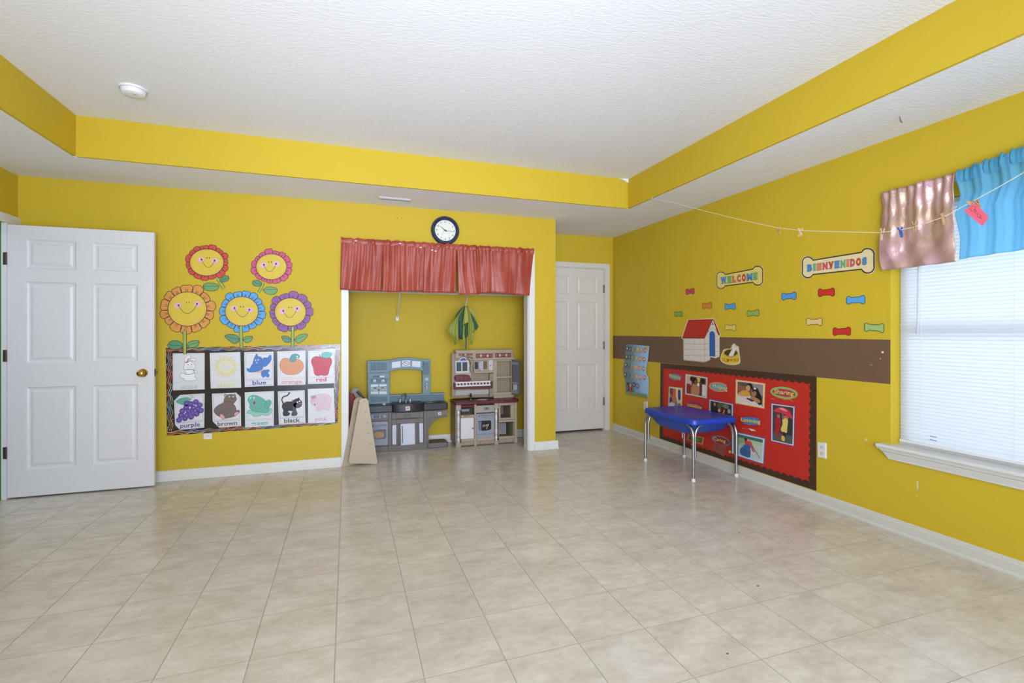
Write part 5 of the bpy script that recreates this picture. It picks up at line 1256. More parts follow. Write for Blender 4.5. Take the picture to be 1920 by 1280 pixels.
# ================================================================== PLAY KITCHEN (tan and burgundy)
k2a = cr(840, 645, 11.636); k2b = cr(840, 740, 12.19)
TAN = M((168, 152, 128), .5, var=.04); TAN2 = M((146, 130, 108), .5, var=.04); TAN3 = M((128, 114, 94), .55); BURG = M((92, 26, 34), .35); BURG2 = M((112, 36, 44), .4); WHP = M((216, 212, 212), .4); GRD = M((106, 110, 114), .45)
k2 = thing('play_kitchen', 'tan toy kitchen with burgundy counter, open fridge door and white spindles', 'toy kitchen', (1.45, 5.26, 0))
YQ = 5.12; YB2 = 5.415
X0 = onY(*k2b(185, 700), YQ).x; X1 = onY(*k2b(1582, 700), YQ).x
zcb = onY(*k2b(620, 215), YQ).z; zct = onY(*k2b(620, 150), YQ-.012).z
b = MB(); b.box(X0+.004, X0+.014, YQ+.03, YB2, .02, zcb, TAN2); b.box(X0, X1, YB2-.012, YB2, .02, zcb, TAN3); b.box(X1-.014, X1-.004, YQ+.03, YB2, .02, zcb, TAN2)
body2 = b.obj('cabinet_body', k2); body2['kind'] = 'part'
del body2['kind']
XX = lambda xy, x, y, Y: onY(*xy(x, y), Y).x
ZZ = lambda xy, x, y, Y: onY(*xy(x, y), Y).z
# posts with turned white spindles
def spindle(xc, z0, z1, y):
    L = z1-z0; pr = [(.010, 0), (.013, .01), (.009, .03), (.013, .05), (.016, .08), (.016, .11), (.010, .13), (.008, .16), (.013, .22), (.015, .30), (.012, .38), (.009, .44), (.014, .47), (.009, .50), (.014, .53), (.009, .56), (.012, .62), (.015, .70), (.013, .78), (.008, .84), (.010, .87), (.016, .89), (.016, .92), (.013, .95), (.009, .97), (.013, .985), (.010, 1)]
    b = MB().lathe([(r, h*L) for r, h in pr], (xc, y, z0), (0, 0, 1), WHP, 14); return b.obj('spindle', k2, True)
for xa, xb, t0, t1, b0, b1 in ((185, 300, 235, 345, 1100, 1210), (1066, 1156, 208, 312, 1042, 1150)):
    Xa, Xb = XX(k2b, xa, 700, YQ), XX(k2b, xb, 700, YQ)
    zt0, zt1 = ZZ(k2b, (xa+xb)/2, t1, YQ), zcb; zb0, zb1 = .0005, ZZ(k2b, (xa+xb)/2, b0, YQ)
    b = MB(); b.box(Xa, Xb, YQ, YQ+.05, zt0, zt1, TAN); b.box(Xa, Xb, YQ, YQ+.05, zb0, zb1, TAN); b.box(Xa+.001, Xb-.001, YQ+.032, YQ+.05, zb1, zt0, TAN2); b.obj('post', k2, bevel=.002)
    spindle((Xa+Xb)/2, zb1, zt0, YQ+.015)
for xa, xb in ((603, 645), (1520, 1578)):
    Xa, Xb = XX(k2b, xa, 700, YQ+.004), XX(k2b, xb, 700, YQ+.004); b = MB(); b.box(Xa, Xb, YQ+.004, YQ+.03, .0005, zcb, TAN); b.box(Xa-.004, Xb+.004, YQ-.002, YQ+.004, .0005, .06, TAN); b.obj('post', k2, bevel=.002)
Yr = YQ+.010
for xa, xb in ((302, 602), (648, 1062), (1166, 1518)):
    Xa, Xb = XX(k2b, xa, 1100, Yr), XX(k2b, xb, 1100, Yr); zt = ZZ(k2b, (xa+xb)/2, {302: 1062, 648: 1040, 1166: 1000}[xa], Yr)
    b = MB(); b.box(Xa, Xb, Yr+.006, Yr+.02, .010, zt, TAN2); n = int((Xb-Xa)/.019)
    kick = b.obj('kick_board', k2)
    for i in range(n):
        x = Xa + (Xb-Xa)*(i+.5)/n; b = MB(); b.box(x-.006, x+.006, Yr, Yr+.006, .012, zt-.004, TAN); b.obj('flute', kick, bevel=.002)
    b = MB(); b.box(Xa, Xb, Yr-.002, Yr+.02, zt, zt+.028, TAN); b.obj('rail', k2, bevel=.002)
# left bay
b = MB(); zbox(b, k2b, 292, 530, 592, 1005, Yr, Yr+.012, WHP); dd = b.obj('door', k2, bevel=.003)
for q_ in ((335, 590, 535, 912),):
    b = MB(); zbox(b, k2b, *q_, Yr-.003, Yr, WHP); b.obj('door_panel', dd, bevel=.002)
p = onY(*k2b(566, 762), Yr); MB().lathe([(.005, 0), (.004, .006), (.008, .010), (.006, .015)], (p.x, Yr, p.z), (0, -1, 0), M((96, 94, 92), .3, metal=.6), 12).obj('knob', dd, True)
b = MB(); zbox(b, k2b, 296, 462, 600, 525, Yr, Yr+.10, TAN); zbox(b, k2b, 370, 468, 510, 492, Yr-.006, Yr, TAN3); b.obj('rail', k2, bevel=.003)
b = MB(); zbox(b, k2b, 300, 232, 600, 292, Yr+.004, Yr+.15, BURG); b.obj('sink_bowl', k2, bevel=.008)
b = MB(); zbox(b, k2b, 300, 320, 500, 390, Yr+.10, Yr+.17, M((150, 152, 160), .5)); b.obj('drain_box', k2, bevel=.012)
# oven bay
b = MB(); zbox(b, k2b, 645, 240, 1062, 402, Yr+.002, Yr+.02, TAN); cpn = b.obj('control_panel', k2, bevel=.002)
b = MB(); yplate(b, k2b, [(795, 268), (1040, 255), (1040, 352), (795, 362)], Yr+.0006, Yr+.002, SILV); yplate(b, k2b, [(830, 290), (935, 284), (935, 335), (832, 340)], Yr-.0002, Yr+.0006, STKD)
for x in (850, 880, 912): yplate(b, k2b, rectp(x, 296, x+12, 330), Yr-.0008, Yr-.0002, SILV)
b.obj('display_sticker', cpn)
b = MB(); zbox(b, k2b, 640, 402, 1062, 425, Yr+.004, Yr+.02, STKD); b.obj('vent_gap', k2)
b = MB(); zbox(b, k2b, 648, 428, 1055, 985, Yr-.002, Yr+.02, SILV); ov2 = b.obj('oven_door', k2, bevel=.004)
b = MB(); yplate(b, k2b, [(692, 600), (780, 590), (975, 585), (988, 620), (988, 770), (960, 800), (830, 820), (700, 815)], Yr-.0034, Yr-.002, M((40, 38, 44), .2)); yplate(b, k2b, [(700, 610), (765, 605), (765, 815), (700, 812)], Yr-.0040, Yr-.003, M((104, 114, 150), .3))
for i, (x, y) in enumerate(((800, 710), (835, 705), (870, 700), (905, 695))): yplate(b, k2b, [(x, y-18), (x+10, y-30), (x+16, y-24), (x+6, y+20), (x-6, y+24)], Yr-.0040, Yr-.003, M((206, 196, 180), .4))
yplate(b, k2b, [(925, 670), (935, 672), (880, 780), (872, 776)], Yr-.0042, Yr-.003, M((206, 196, 180), .4)); b.obj('oven_window', ov2)
b = MB(); yplate(b, k2b, [(660, 905), (1050, 878), (1050, 886), (660, 914)], Yr-.003, Yr-.002, GRD); b.obj('door_print', ov2); b = MB(); yplate(b, k2b, [(700, 470), (1000, 460), (1010, 480), (860, 505), (700, 500)], Yr-.003, Yr-.002, GRD); b.obj('door_print', ov2)
pa, pb_ = onY(*k2b(690, 482), Yr), onY(*k2b(1012, 470), Yr)
b = MB(); b.tube([(pa.x, Yr-.002, pa.z), (pa.x+.012, Yr-.022, pa.z-.002), (pb_.x-.012, Yr-.022, pa.z-.002), (pb_.x, Yr-.002, pa.z)], .007, SILV, 8); b.obj('handle', ov2, True)
# right bay frames
def frame(b, xy, xo0, yo0, xo1, yo1, xi0, yi0, xi1, yi1, Y, Y2, mat):
    for q_ in ((xo0, yo0, xo1, yi0), (xo0, yi1, xo1, yo1), (xo0, yi0, xi0, yi1), (xi1, yi0, xo1, yi1)): zbox(b, xy, *q_, Y, Y2, mat)
XL_, XM_, XR_ = XX(k2b, 1160, 450, Yr), XX(k2b, 1200, 450, Yr), XX(k2b, 1518, 450, Yr)
xi1 = XX(k2b, 1432, 400, Yr); zt1, zi1 = zcb, ZZ(k2b, 1310, 240, Yr); zi0, zt0 = ZZ(k2b, 1310, 525, Yr), ZZ(k2b, 1330, 565, Yr)
b = MB(); b.box(XL_, XR_, Yr, Yr+.014, zi1, zt1, TAN); b.box(XL_, XR_, Yr, Yr+.014, zt0, zi0, TAN); b.box(XL_, XM_, Yr, Yr+.014, zi0, zi1, TAN); b.box(xi1, XR_, Yr, Yr+.014, zi0, zi1, TAN); b.obj('niche_frame', k2, bevel=.003)
b = MB(); b.box(XL_, XR_, Yr+.014, YB2-.012, zt0-.004, zt0+.012, TAN2); b.box(xi1, xi1+.01, Yr+.014, YB2-.02, zt0+.012, zt1, TAN2); b.obj('shelf_board', k2)
zr0 = ZZ(k2b, 1330, 620, Yr); b = MB(); b.box(XL_, XR_, Yr-.004, Yr+.02, zr0, zt0-.004, TAN); b.obj('rail', k2, bevel=.003)
b = MB(); b.box(XL_, XR_, Yr+.02, YB2-.012, .055, .068, TAN3); b.box(XR_-.010, XR_, Yr+.02, YB2-.012, .068, zr0, TAN2); b.box(XL_, XL_+.01, Yr+.02, YB2-.012, .068, zr0, TAN2); b.box(XL_+.012, XL_+.14, 5.30, 5.36, .07, .20, M((150, 146, 140), .6)); b.obj('lower_bay', k2)
# counter with bay steps
b = MB(); b.rbox(X0-.012, X1+.014, YQ-.014, 5.40, zcb, zct, .02, BURG); b.obj('counter', k2, bevel=.007, segs=3)
b = MB(); b.rbox(XX(k2b, 1190, 150, YQ-.016), X1+.016, YQ-.020, 5.30, zcb+.004, zct+.004, .02, BURG); b.obj('counter_end', k2, bevel=.006, segs=3)
YU = 5.28
xa = XX(k2a, 640, 1180, 5.2); MB().lathe([(.055, 0), (.06, .003), (.05, .006), (.02, .004)], (XX(k2a, 745, 1190, 5.2), 5.20, zct), (0, 0, 1), M((196, 186, 172), .4), 24).obj('burner_plate', k2, True)
fx = XX(k2a, 505, 1120, 5.24); b = MB(); b.tube([(fx, 5.25, zct), (fx, 5.25, zct+.045), (fx-.004, 5.238, zct+.064), (fx-.010, 5.220, zct+.068), (fx-.014, 5.205, zct+.055)], [.012, .011, .011, .010, .008], M((120, 126, 126), .2, metal=.9), 10); b.obj('faucet', k2, True)
# hutch
b = MB(); yplate(b, k2a, [(85, 205), (1425, 190), (1425, 1120), (985, 1135), (985, 1160), (95, 1160)], YU+.05, YU+.065, TAN2); hb = b.obj('hutch_back', k2)
b = MB(); zbox(b, k2a, 80, 200, 165, 1155, YU+.02, YU+.05, TAN2); b.obj('side_stile', k2, bevel=.003)
b = MB(); zbox(b, k2a, 140, 440, 500, 1100, YU+.046, YU+.05, M((176, 166, 150), .5)); b.obj('wall_panel', k2)
b = MB(); yplate(b, k2a, [(145, 133), (1440, 112), (1415, 150), (1405, 195), (180, 205), (165, 165)], YU-.02, YU+.05, TAN); b.obj('cornice', k2, bevel=.004)
b = MB(); yplate(b, k2a, [(165, 200), (1420, 190), (1420, 305), (545, 305), (525, 290), (465, 265), (385, 253), (300, 260), (250, 288), (236, 305), (165, 305)], YU, YU+.05, TAN); fz = b.obj('frieze', k2, bevel=.002)
FRC = M((122, 44, 48), .5)
for x0, x1, y in ((240, 530, 203), (612, 975, 205), (1030, 1375, 192)):
    b = MB(); zbox(b, k2a, x0, y+4, x1, y+(48 if x0 < 300 else 92), YU-.003, YU, FRC); n = 3 if x0 < 300 else 5
    for i in range(n):
        xx = x0 + (x1-x0)*(i+.5)/n; yplate(b, k2a, ell(xx, y+(26 if x0 < 300 else 48), 27 if i % 2 else 18, (18 if x0 < 300 else 30) if i % 2 else 14, 10), YU-.0044, YU-.003, M((190, 178, 150) if i % 2 else (160, 120, 104), .5))
    b.obj('pattern_panel', fz)
for x in (540, 985, 1385):
    b = MB(); zbox(b, k2a, x, 198, x+60 if x == 540 else x+38, 305, YU-.006, YU, TAN); b.obj('block', fz, bevel=.002)
b = MB(); zbox(b, k2a, 540, 300, 1450, 345, YU-.012, YU+.05, TAN); b.obj('molding', k2, bevel=.003)
# toy window
b = MB(); frame(b, k2a, 155, 360, 452, 620, 185, 388, 425, 592, YU+.036, YU+.046, WHP); zbox(b, k2a, 292, 380, 315, 600, YU+.036, YU+.046, WHP)
yplate(b, k2a, ell(335, 365, 92, 80, 14, 0, 180, 360), YU+.040, YU+.046, WHP); tw = b.obj('toy_window', k2)
b = MB(); yplate(b, k2a, ell(335, 365, 74, 62, 14, 0, 180, 360), YU+.0385, YU+.0398, M((66, 84, 150), .3)); b.obj('pane', tw)
for x0, x1 in ((186, 292), (315, 425)):
    b = MB(); zbox(b, k2a, x0, 388, x1, 592, YU+.043, YU+.0455, M((54, 62, 70), .3)); zbox(b, k2a, x0, 388, x1, 412 if x0 < 300 else 400, YU+.0425, YU+.043, M((84, 84, 150), .3)); b.obj('pane', tw)
# arch bracket & microwave
b = MB(); yplate(b, k2a, [(425, 345), (430, 305), (470, 285), (530, 310), (560, 350), (540, 560), (560, 632), (510, 615), (488, 540), (505, 420), (480, 350), (450, 330)], YU+.004, YU+.046, TAN2); b.obj('bracket', k2, bevel=.002)
b = MB(); zbox(b, k2a, 560, 345, 1020, 585, YU+.010, YU+.048, TAN); mw = b.obj('microwave', k2, bevel=.003)
b = MB(); zbox(b, k2a, 582, 388, 656, 545, YU+.006, YU+.010, M((40, 38, 36), .3)); b.obj('oven_window', mw)  # flat dark plate, paints the shade inside an open compartment
b = MB(); zbox(b, k2a, 775, 372, 852, 545, YU+.006, YU+.010, M((104, 80, 58), .5)); b.obj('cavity', mw)
b = MB(); yplate(b, k2a, [(770, 365), (770, 580), (712, 578)] + ell(722, 470, 52, 100, 10, 0, 100, 260)[1:-1] + [(712, 368)], YU-.010, YU+.006, M((172, 170, 178), .4)); b.obj('microwave_door', mw)
b = MB(); yplate(b, k2a, [(896, 348), (978, 346), (976, 575), (896, 570)], YU+.0085, YU+.010, M((196, 194, 204), .4)); yplate(b, k2a, ell(925, 540, 26, 20, 10), YU+.0075, YU+.0085, M((200, 190, 120), .4)); yplate(b, k2a, ell(935, 470, 16, 16, 8), YU+.0075, YU+.0085, M((120, 110, 130), .4)); b.obj('keypad_sticker', mw)
b = MB(); zbox(b, k2a, 565, 585, 1020, 630, YU-.012, YU+.048, TAN); b.obj('microwave_shelf', k2, bevel=.004)
# plate rack
b = MB(); yplate(b, k2a, [(132, 850), (980, 815), (978, 960), (160, 990), (132, 985)], YU-.024, YU+.046, BURG); rk = b.obj('rack_tray', k2, bevel=.004)
b = MB(); A_ = [(158, 825), (928, 795), (930, 905), (178, 932)]; gq = quadmap(A_)
N_ = 10; xs_ = []
def rpl(u0, v0, u1, v1): yplate(b, lambda x, y: k2a(*gq(x, y)), [(u0, v0), (u1, v0), (u1, v1), (u0, v1)], YU-.034, YU-.026, WHP)
rpl(0, 0, 1, .3); rpl(0, .70, 1, 1)
for i in range(N_+1): c_ = .03 + .94*i/N_; rpl(max(0, c_-.015), .3, min(1, c_+.015), .70)
b.obj('white_rack', rk)
b = MB(); yplate(b, k2a, cat_rom([(150, 800), (138, 700), (180, 675), (320, 662), (440, 672), (480, 700), (495, 800), (320, 812)], 4), YU+.020, YU+.032, BURG); pl_ = b.obj('plate_set', k2, bevel=.003)
for x in (185, 262, 365): b = MB(); yplate(b, k2a, [(x, 685), (x+55, 683), (x+60, 800), (x, 802)], YU+.014, YU+.020, BURG2); b.obj('plate_rib', pl_, bevel=.002)
b = MB(); zbox(b, k2a, 138, 1000, 915, 1100, YU+.034, YU+.046, M((176, 174, 164), .5)); zbox(b, k2a, 138, 1015, 915, 1030, YU+.028, YU+.034, M((186, 184, 176), .5)); b.obj('splash_panel', k2)
b = MB(); zbox(b, k2a, 905, 640, 990, 1150, YU+.004, YU+.046, TAN2); b.obj('divider', k2, bevel=.003)
# fridge
Xf0, Xf1, Xg0, Xg1 = XX(k2a, 985, 700, YU), XX(k2a, 1392, 700, YU), XX(k2a, 1072, 700, YU), XX(k2a, 1378, 700, YU)
z_ = lambda y: ZZ(k2a, 1200, y, YU)
b = MB(); b.box(Xf0, Xf1, YU, YU+.016, z_(372), z_(343), TAN); b.box(Xf0, Xf1, YU, YU+.016, z_(1110), z_(1048), TAN); b.box(Xf0, Xg0, YU, YU+.016, z_(1048), z_(372), TAN); b.box(Xg1, Xf1, YU, YU+.016, z_(1048), z_(372), TAN); fg = b.obj('fridge_frame', k2, bevel=.003)
b = MB(); b.box(Xg1-.002, Xg1+.010, YU+.016, YU+.048, z_(1048), z_(372), TAN2); b.box(Xg0-.01, Xg0, YU+.016, YU+.048, z_(1048), z_(372), TAN2); b.obj('fridge_liner', k2)
b = MB(); b.box(Xg0, Xg1, YU-.003, YU+.048, z_(742), z_(697), TAN); b.obj('fridge_shelf', k2, bevel=.003)
b = MB(); zbox(b, k2a, 1000, 1108, 1430, 1172, YU-.015, YU+.05, TAN); b.obj('fridge_plinth', k2, bevel=.003)
# open fridge door, swung out towards the room
zA, zB = ZZ(k2a, 1480, 1100, YU), ZZ(k2a, 1480, 345, YU)
hx = Xf1+.006; dang = radians(66); L = .125
d_ = Vector((cos(dang), -sin(dang), 0)); n_ = Vector((sin(dang), cos(dang), 0))
P0 = Vector((hx, YU+.012, 0))
b = MB(); q_ = [P0, P0+d_*L, P0+d_*L+n_*.016, P0+d_*(L*.6)+n_*.030, P0+d_*(L*.2)+n_*.026, P0+n_*.016]
b.prism([(p.x, p.y, zA) for p in q_], (0, 0, zB-zA), GRD); fd = b.obj('fridge_door', k2, bevel=.003)
b = MB()
for za, zb in ((zA+.02, zA+.06), (zA+.13, zA+.15), (zB-.05, zB-.02)):
    q2 = [P0+d_*.015-n_*.022, P0+d_*(L-.012)-n_*.022, P0+d_*(L-.012), P0+d_*.015]; b = MB(); b.prism([(p.x, p.y, za) for p in q2], (0, 0, zb-za), M((136, 140, 146), .4)); b.obj('door_shelf', fd)
q2 = [P0+d_*.04-n_*.020, P0+d_*.09-n_*.020, P0+d_*.09-n_*.002, P0+d_*.04-n_*.002]; b = MB(); b.prism([(p.x, p.y, zA+.061) for p in q2], (0, 0, .062), M((190, 188, 184), .5)); b.obj('water_dispenser', fd)
settle(k2)

# ================================================================== A-FRAME BOARDS, TOY BAG
BOARDM = M((186, 170, 146), .55, var=.05, scale=5); SCREW = M((90, 80, 66), .4, metal=.6)
cb = crop(620, 780, 11.64); ct_ = crop(645, 720, 14.222)
af = thing('easel_frame', 'two tapered beige boards with screw holes standing at closet corner', 'easel', (0.11, 4.70, 0))
BR1 = [Vector((-.038, 4.700, 0.0008)), Vector((.19, 4.843, 0.0008)), Vector((.135, 4.772, .618)), Vector((.062, 4.726, .606))]
def bplate(pts, off, name, parent, mat):
    b = MB(); b.prism(pts, off, mat); return b.obj(name, parent, bevel=.002)
nb = Vector((-.53, .85, 0))*.010
br = bplate([Vector((-.038, 4.700, .0008)), Vector((.19, 4.843, .0008)), Vector((.150, 4.815, .60)), Vector((.125, 4.800, .625)), Vector((.085, 4.775, .618)), Vector((.0645, 4.764, .598))], nb, 'back_board', af, BOARDM)
fr_ = [Vector((.022, 4.700, .033)), Vector((.260, 4.712, .0008)), Vector((.270, 4.714, .010)), Vector((.186, 4.712, .600)), Vector((.172, 4.712, .620)), Vector((.125, 4.710, .622)), Vector((.109, 4.709, .612)), Vector((.013, 4.700, .055))]
fb = bplate([p + Vector((0, -.004, 0)) for p in fr_], Vector((0, .010, 0)), 'front_board', af, BOARDM)
for u, v in ((683, 752.5), (685.8, 773), (689, 793), (692, 813), (695, 833)):
    p = onY(u, v, 4.6985); MB().lathe([(.0045, 0), (.004, .0022)], (p.x, 4.706, p.z), (0, -1, 0), SCREW, 8).obj('screw', fb)
for i, (u, v) in enumerate(((671.5, 754), (667.7, 774.5), (663.5, 795), (660, 816), (656.2, 837))):
    d = ray(u, v); n0 = Vector((.53, -.85, 0)); t = ((BR1[0]-CAMP).dot(n0))/d.dot(n0); p = CAMP + d*t
    MB().lathe([(.0045, -.001), (.004, .0022)], p, n0, SCREW, 8).obj('screw', br)
settle(af)
bag = thing('toy_bag', 'red, grey and dark green toy bag standing behind the beige boards', 'bag', (.06, 4.98, 0))
b = MB()
def blob(b, c, r, mat, n=10, sq=2.6):
    rings = []
    for i in range(1, n):
        ph = -pi/2 + pi*i/n; z = c[2] + r[2]*abs(sin(ph))**(2/sq)*(1 if ph > 0 else -1); rr = abs(cos(ph))**(2/sq)
        rings.append([(c[0]+r[0]*rr*abs(cos(2*pi*k/16))**(2/sq)*(1 if cos(2*pi*k/16) > 0 else -1), c[1]+r[1]*rr*abs(sin(2*pi*k/16))**(2/sq)*(1 if sin(2*pi*k/16) > 0 else -1), z) for k in range(16)])
    loft(b, rings, mat)
blob(b, (.045, 5.00, .24), (.085, .06, .24), M((44, 52, 42), .7)); b.obj('body', bag, True)
b = MB(); blob(b, (.03, 4.955, .50), (.055, .02, .15), M((116, 38, 24), .6)); b.obj('red_flap', bag, True)
b = MB(); blob(b, (.075, 5.02, .54), (.060, .02, .155), M((150, 140, 124), .6)); b.obj('grey_panel', bag, True)
b = MB(); b.tube([(.09, 4.96, .66), (.12, 4.955, .63), (.16, 4.95, .58), (.16, 4.95, .50)], .013, M((56, 70, 52), .6), 8); b.obj('strap', bag, True)
settle(bag)

# ================================================================== CLOSET WIRE SHELF + HUNG VEST
WIREM = M((216, 214, 208), .35); zsf = 1.674
sh_ = thing('wire_shelf', 'white wire closet shelf running behind the red valance', 'shelf', (.9, 5.30, zsf))
for y, z in ((5.145, zsf), (5.140, zsf-.028), (5.44, zsf), (5.29, zsf-.005)):
    MB().tube([(-.176, y, z), (1.983, y, z)], .0033, WIREM, 8).obj('rod', sh_)
x = -.16; first = None
while x < 1.98:
    if first is None: first = MB().tube([(0, 5.445-5.30, .004), (0, 5.145-5.30, .004), (0, 5.138-5.30, -.004), (0, 5.138-5.30, -.028)], .0016, WIREM, 5).obj('cross_wire', sh_); o = first
    else: o = first.copy(); COL.objects.link(o)
    o.location = (x-.9, 0, 0); x += .0255
pre = first
for o in sh_.children:
    if o.data is not pre.data: o.data.transform(Matrix.Translation(-sh_.location))
lo = sh_.location
MB().tube([Vector((.52, 5.145, zsf-.03))-lo, Vector((.52, 5.435, 1.395))-lo], .006, WIREM, 8).obj('brace', sh_)
MB().box(.505-lo.x, .535-lo.x, 5.435-lo.y, 5.449-lo.y, 1.365-lo.z, 1.41-lo.z, WIREM).obj('wall_clip', sh_)
# folds of cloth
def cloth(path_l, path_r, nu, nv, fold, name, parent, mat, seed=0, thick=.0015, sm=True):
    """ruled sheet between two 3D polylines with folds along the width"""
    rnd = random.Random(seed); ph = [rnd.uniform(0, 6.28) for _ in range(4)]
    def samp(p, t):
        k = t*(len(p)-1); i = min(int(k), len(p)-2); return Vector(p[i]).lerp(Vector(p[i+1]), k-i)
    b = MB(); vv = []
    for j in range(nv+1):
        t = j/nv; A = samp(path_l, t); B_ = samp(path_r, t)
        for i in range(nu+1):
            s = i/nu; p = A.lerp(B_, s); w = B_-A; n = w.cross(Vector((0, 0, 1))); n = n.normalized() if n.length > 1e-6 else Vector((0, 1, 0))
            vv.append(p + n*fold(s, t, ph))
    b.add(vv, [(j*(nu+1)+i, j*(nu+1)+i+1, (j+1)*(nu+1)+i+1, (j+1)*(nu+1)+i) for j in range(nv) for i in range(nu)], mat)
    o = b.obj(name, parent, sm)
    if thick: m_ = o.modifiers.new('thickness', 'SOLIDIFY'); m_.thickness = thick
    return o
cv = crop(830, 550, 11.64); YV = 5.085
vp = lambda pts, y=YV: [onY(*cv(*p), y) for p in pts]
LIME = M((148, 158, 62), .6, trans=.15); LIME2 = M((164, 164, 76), .6); DGRN = M((44, 84, 60), .6)
vest = thing('green_vest', 'lime and dark green costume bunched on a hook under the wire shelf', 'clothing', (vp([(500, 250)])[0].x, YV, vp([(500, 1220)])[0].z))
b = MB(); pth = vp([(545, 30), (540, 90), (515, 200), (490, 275)]); pth[0] = Vector((pth[0].x, 5.132, zsf-.026)); pth.insert(0, Vector((pth[0].x, 5.134, zsf-.022))); b.tube(pth, .0055, M((196, 190, 184), .4), 8); b.obj('hanger_strap', vest, True)
fo = lambda amp, n: (lambda s, t, ph: amp*(.25+t)*sin(s*n*pi + ph[0]) + amp*.4*sin(t*5 + ph[1]))
for nm, l_, r_, mt, am, nn_, yo in (
    ('sleeve', [(470, 265), (310, 500), (130, 740), (120, 840), (200, 930), (260, 1110)], [(490, 270), (340, 520), (335, 740), (340, 900), (340, 1000), (305, 1120)], LIME, .010, 3, .00),
    ('back_panel', [(470, 260), (330, 400), (240, 560), (330, 600), (330, 800), (345, 990)], [(500, 275), (470, 420), (460, 600), (520, 700), (520, 850), (430, 1005)], DGRN, .010, 3, .016),
    ('front_panel', [(490, 275), (470, 420), (450, 560), (440, 690)], [(520, 270), (545, 420), (555, 560), (550, 630)], LIME2, .008, 2, -.022),
    ('back_panel', [(480, 300), (420, 500), (430, 700), (440, 850), (440, 1005)], [(520, 300), (560, 500), (560, 700), (560, 850), (530, 960)], DGRN, .008, 3, .010),
    ('front_panel', [(510, 265), (540, 400), (555, 600), (540, 760), (545, 890)], [(560, 290), (610, 440), (660, 600), (700, 740), (690, 850)], LIME, .012, 3, -.012),
    ('sleeve', [(580, 820), (585, 900), (590, 1000), (610, 1100)], [(680, 830), (690, 900), (675, 1010), (640, 1120)], LIME, .008, 2, -.004),
    ('collar', [(530, 265), (600, 400), (670, 480), (690, 540)], [(560, 290), (650, 370), (740, 470), (725, 520)], LIME2, .006, 2, -.006),
    ('side_panel', [(590, 450), (640, 560), (680, 640), (710, 800)], [(620, 440), (690, 540), (780, 720), (740, 790)], DGRN, .006, 2, .008),
    ('tie', [(450, 690), (440, 850), (435, 1000), (450, 1150)], [(480, 690), (475, 850), (490, 1010), (480, 1180)], LIME, .003, 1, -.026),
    ('tie', [(495, 980), (495, 1100), (492, 1222)], [(520, 980), (520, 1100), (515, 1222)], DGRN, .002, 1, .0),
    ('tie', [(520, 960), (520, 1100), (518, 1225)], [(545, 950), (545, 1100), (542, 1225)], LIME, .002, 1, .004)):
    cloth(vp(l_, YV+yo), vp(r_, YV+yo), 10, 14, fo(am, nn_), nm, vest, mt, len(nm)+nn_)
settle(vest)

# ================================================================== RED VALANCE
REDC = bpy.data.materials.new('red_crepe_plastic'); REDC.use_nodes = True
nt = REDC.node_tree; pb = nt.nodes['Principled BSDF']; N = nt.nodes.new; Lk = nt.links.new
tc = N('ShaderNodeTexCoord'); n1 = N('ShaderNodeTexNoise'); n1.inputs['Scale'].default_value = 6; n1.inputs['Detail'].default_value = 5; mp = N('ShaderNodeMapping'); mp.inputs['Scale'].default_value = (1.1, 1.1, .45)
Lk(tc.outputs['Object'], mp.inputs['Vector']); Lk(mp.outputs[0], n1.inputs['Vector'])
rp_ = N('ShaderNodeValToRGB'); rp_.color_ramp.elements[0].color = lin((150, 50, 32)); rp_.color_ramp.elements[1].color = lin((170, 78, 62)); rp_.color_ramp.elements[0].position = .35; rp_.color_ramp.elements[1].position = .65
Lk(n1.outputs['Fac'], rp_.inputs[0]); Lk(rp_.outputs[0], pb.inputs['Base Color']); pb.inputs['Roughness'].default_value = .42
bp = N('ShaderNodeBump'); bp.inputs['Strength'].default_value = .4; bp.inputs['Distance'].default_value = .01; n3 = N('ShaderNodeTexNoise'); n3.inputs['Scale'].default_value = 9; n3.inputs['Detail'].default_value = 4; Lk(tc.outputs['Object'], n3.inputs['Vector']); Lk(n3.outputs['Fac'], bp.inputs['Height']); Lk(bp.outputs[0], pb.inputs['Normal'])
cq = crop(620, 390, 4.3636); YVL = YB-.030
val = thing('red_valance', 'gathered orange-red plastic valance hung across the top of the closet opening', 'valance', (.9, YVL, 1.625))
cuts = [0, .118, .224, .300, .405, .52, .610, .605, .700, .795, 1.0]
panels = [((88, 250), (425, 275), (412, 685), (78, 668), 11), ((425, 272), (570, 290), (568, 690), (424, 686), 5), ((566, 288), (770, 300), (750, 683), (572, 683), 7), ((768, 298), (1030, 318), (1022, 692), (752, 690), 9),
          ((1030, 318), (1192, 328), (1212, 705), (1048, 708), 6), ((1190, 326), (1330, 338), (1338, 690), (1210, 700), 5), ((1328, 336), (1658, 348), (1622, 716), (1336, 694), 6)]
for i, (tl, tr_, br_, bl, nf) in enumerate(panels):
    A0, B0, B1, A1 = [onY(*cq(*p), YVL - .004*(i % 2)) for p in (tl, tr_, br_, bl)]
    def fold(s, t, ph, nf=nf):
        g = min(1, t*5)
        w = sin(s*nf*.62*pi + ph[0] + .9*sin(2.2*t+ph[2])); w = w*abs(w)**.5; return (.012 + .009*w*(.3+.7*t) + .0028*sin(s*nf*1.9*pi + ph[1] + 1.1*t)*(1-t)**1.5 + .004*sin(5*t + 4*s + ph[3]) + (.003 if sin(s*nf*1.3+ph[2]*3) > .75 else 0))
    cloth([A0, A0.lerp(A1, .5) + Vector((.0, -.0, 0)), A1], [B0, B0.lerp(B1, .5), B1], 44, 22, fold, 'cloth_panel', val, REDC, 20+i)
A0, B0 = onY(*cq(86, 246), YVL), onY(*cq(1658, 338), YVL)
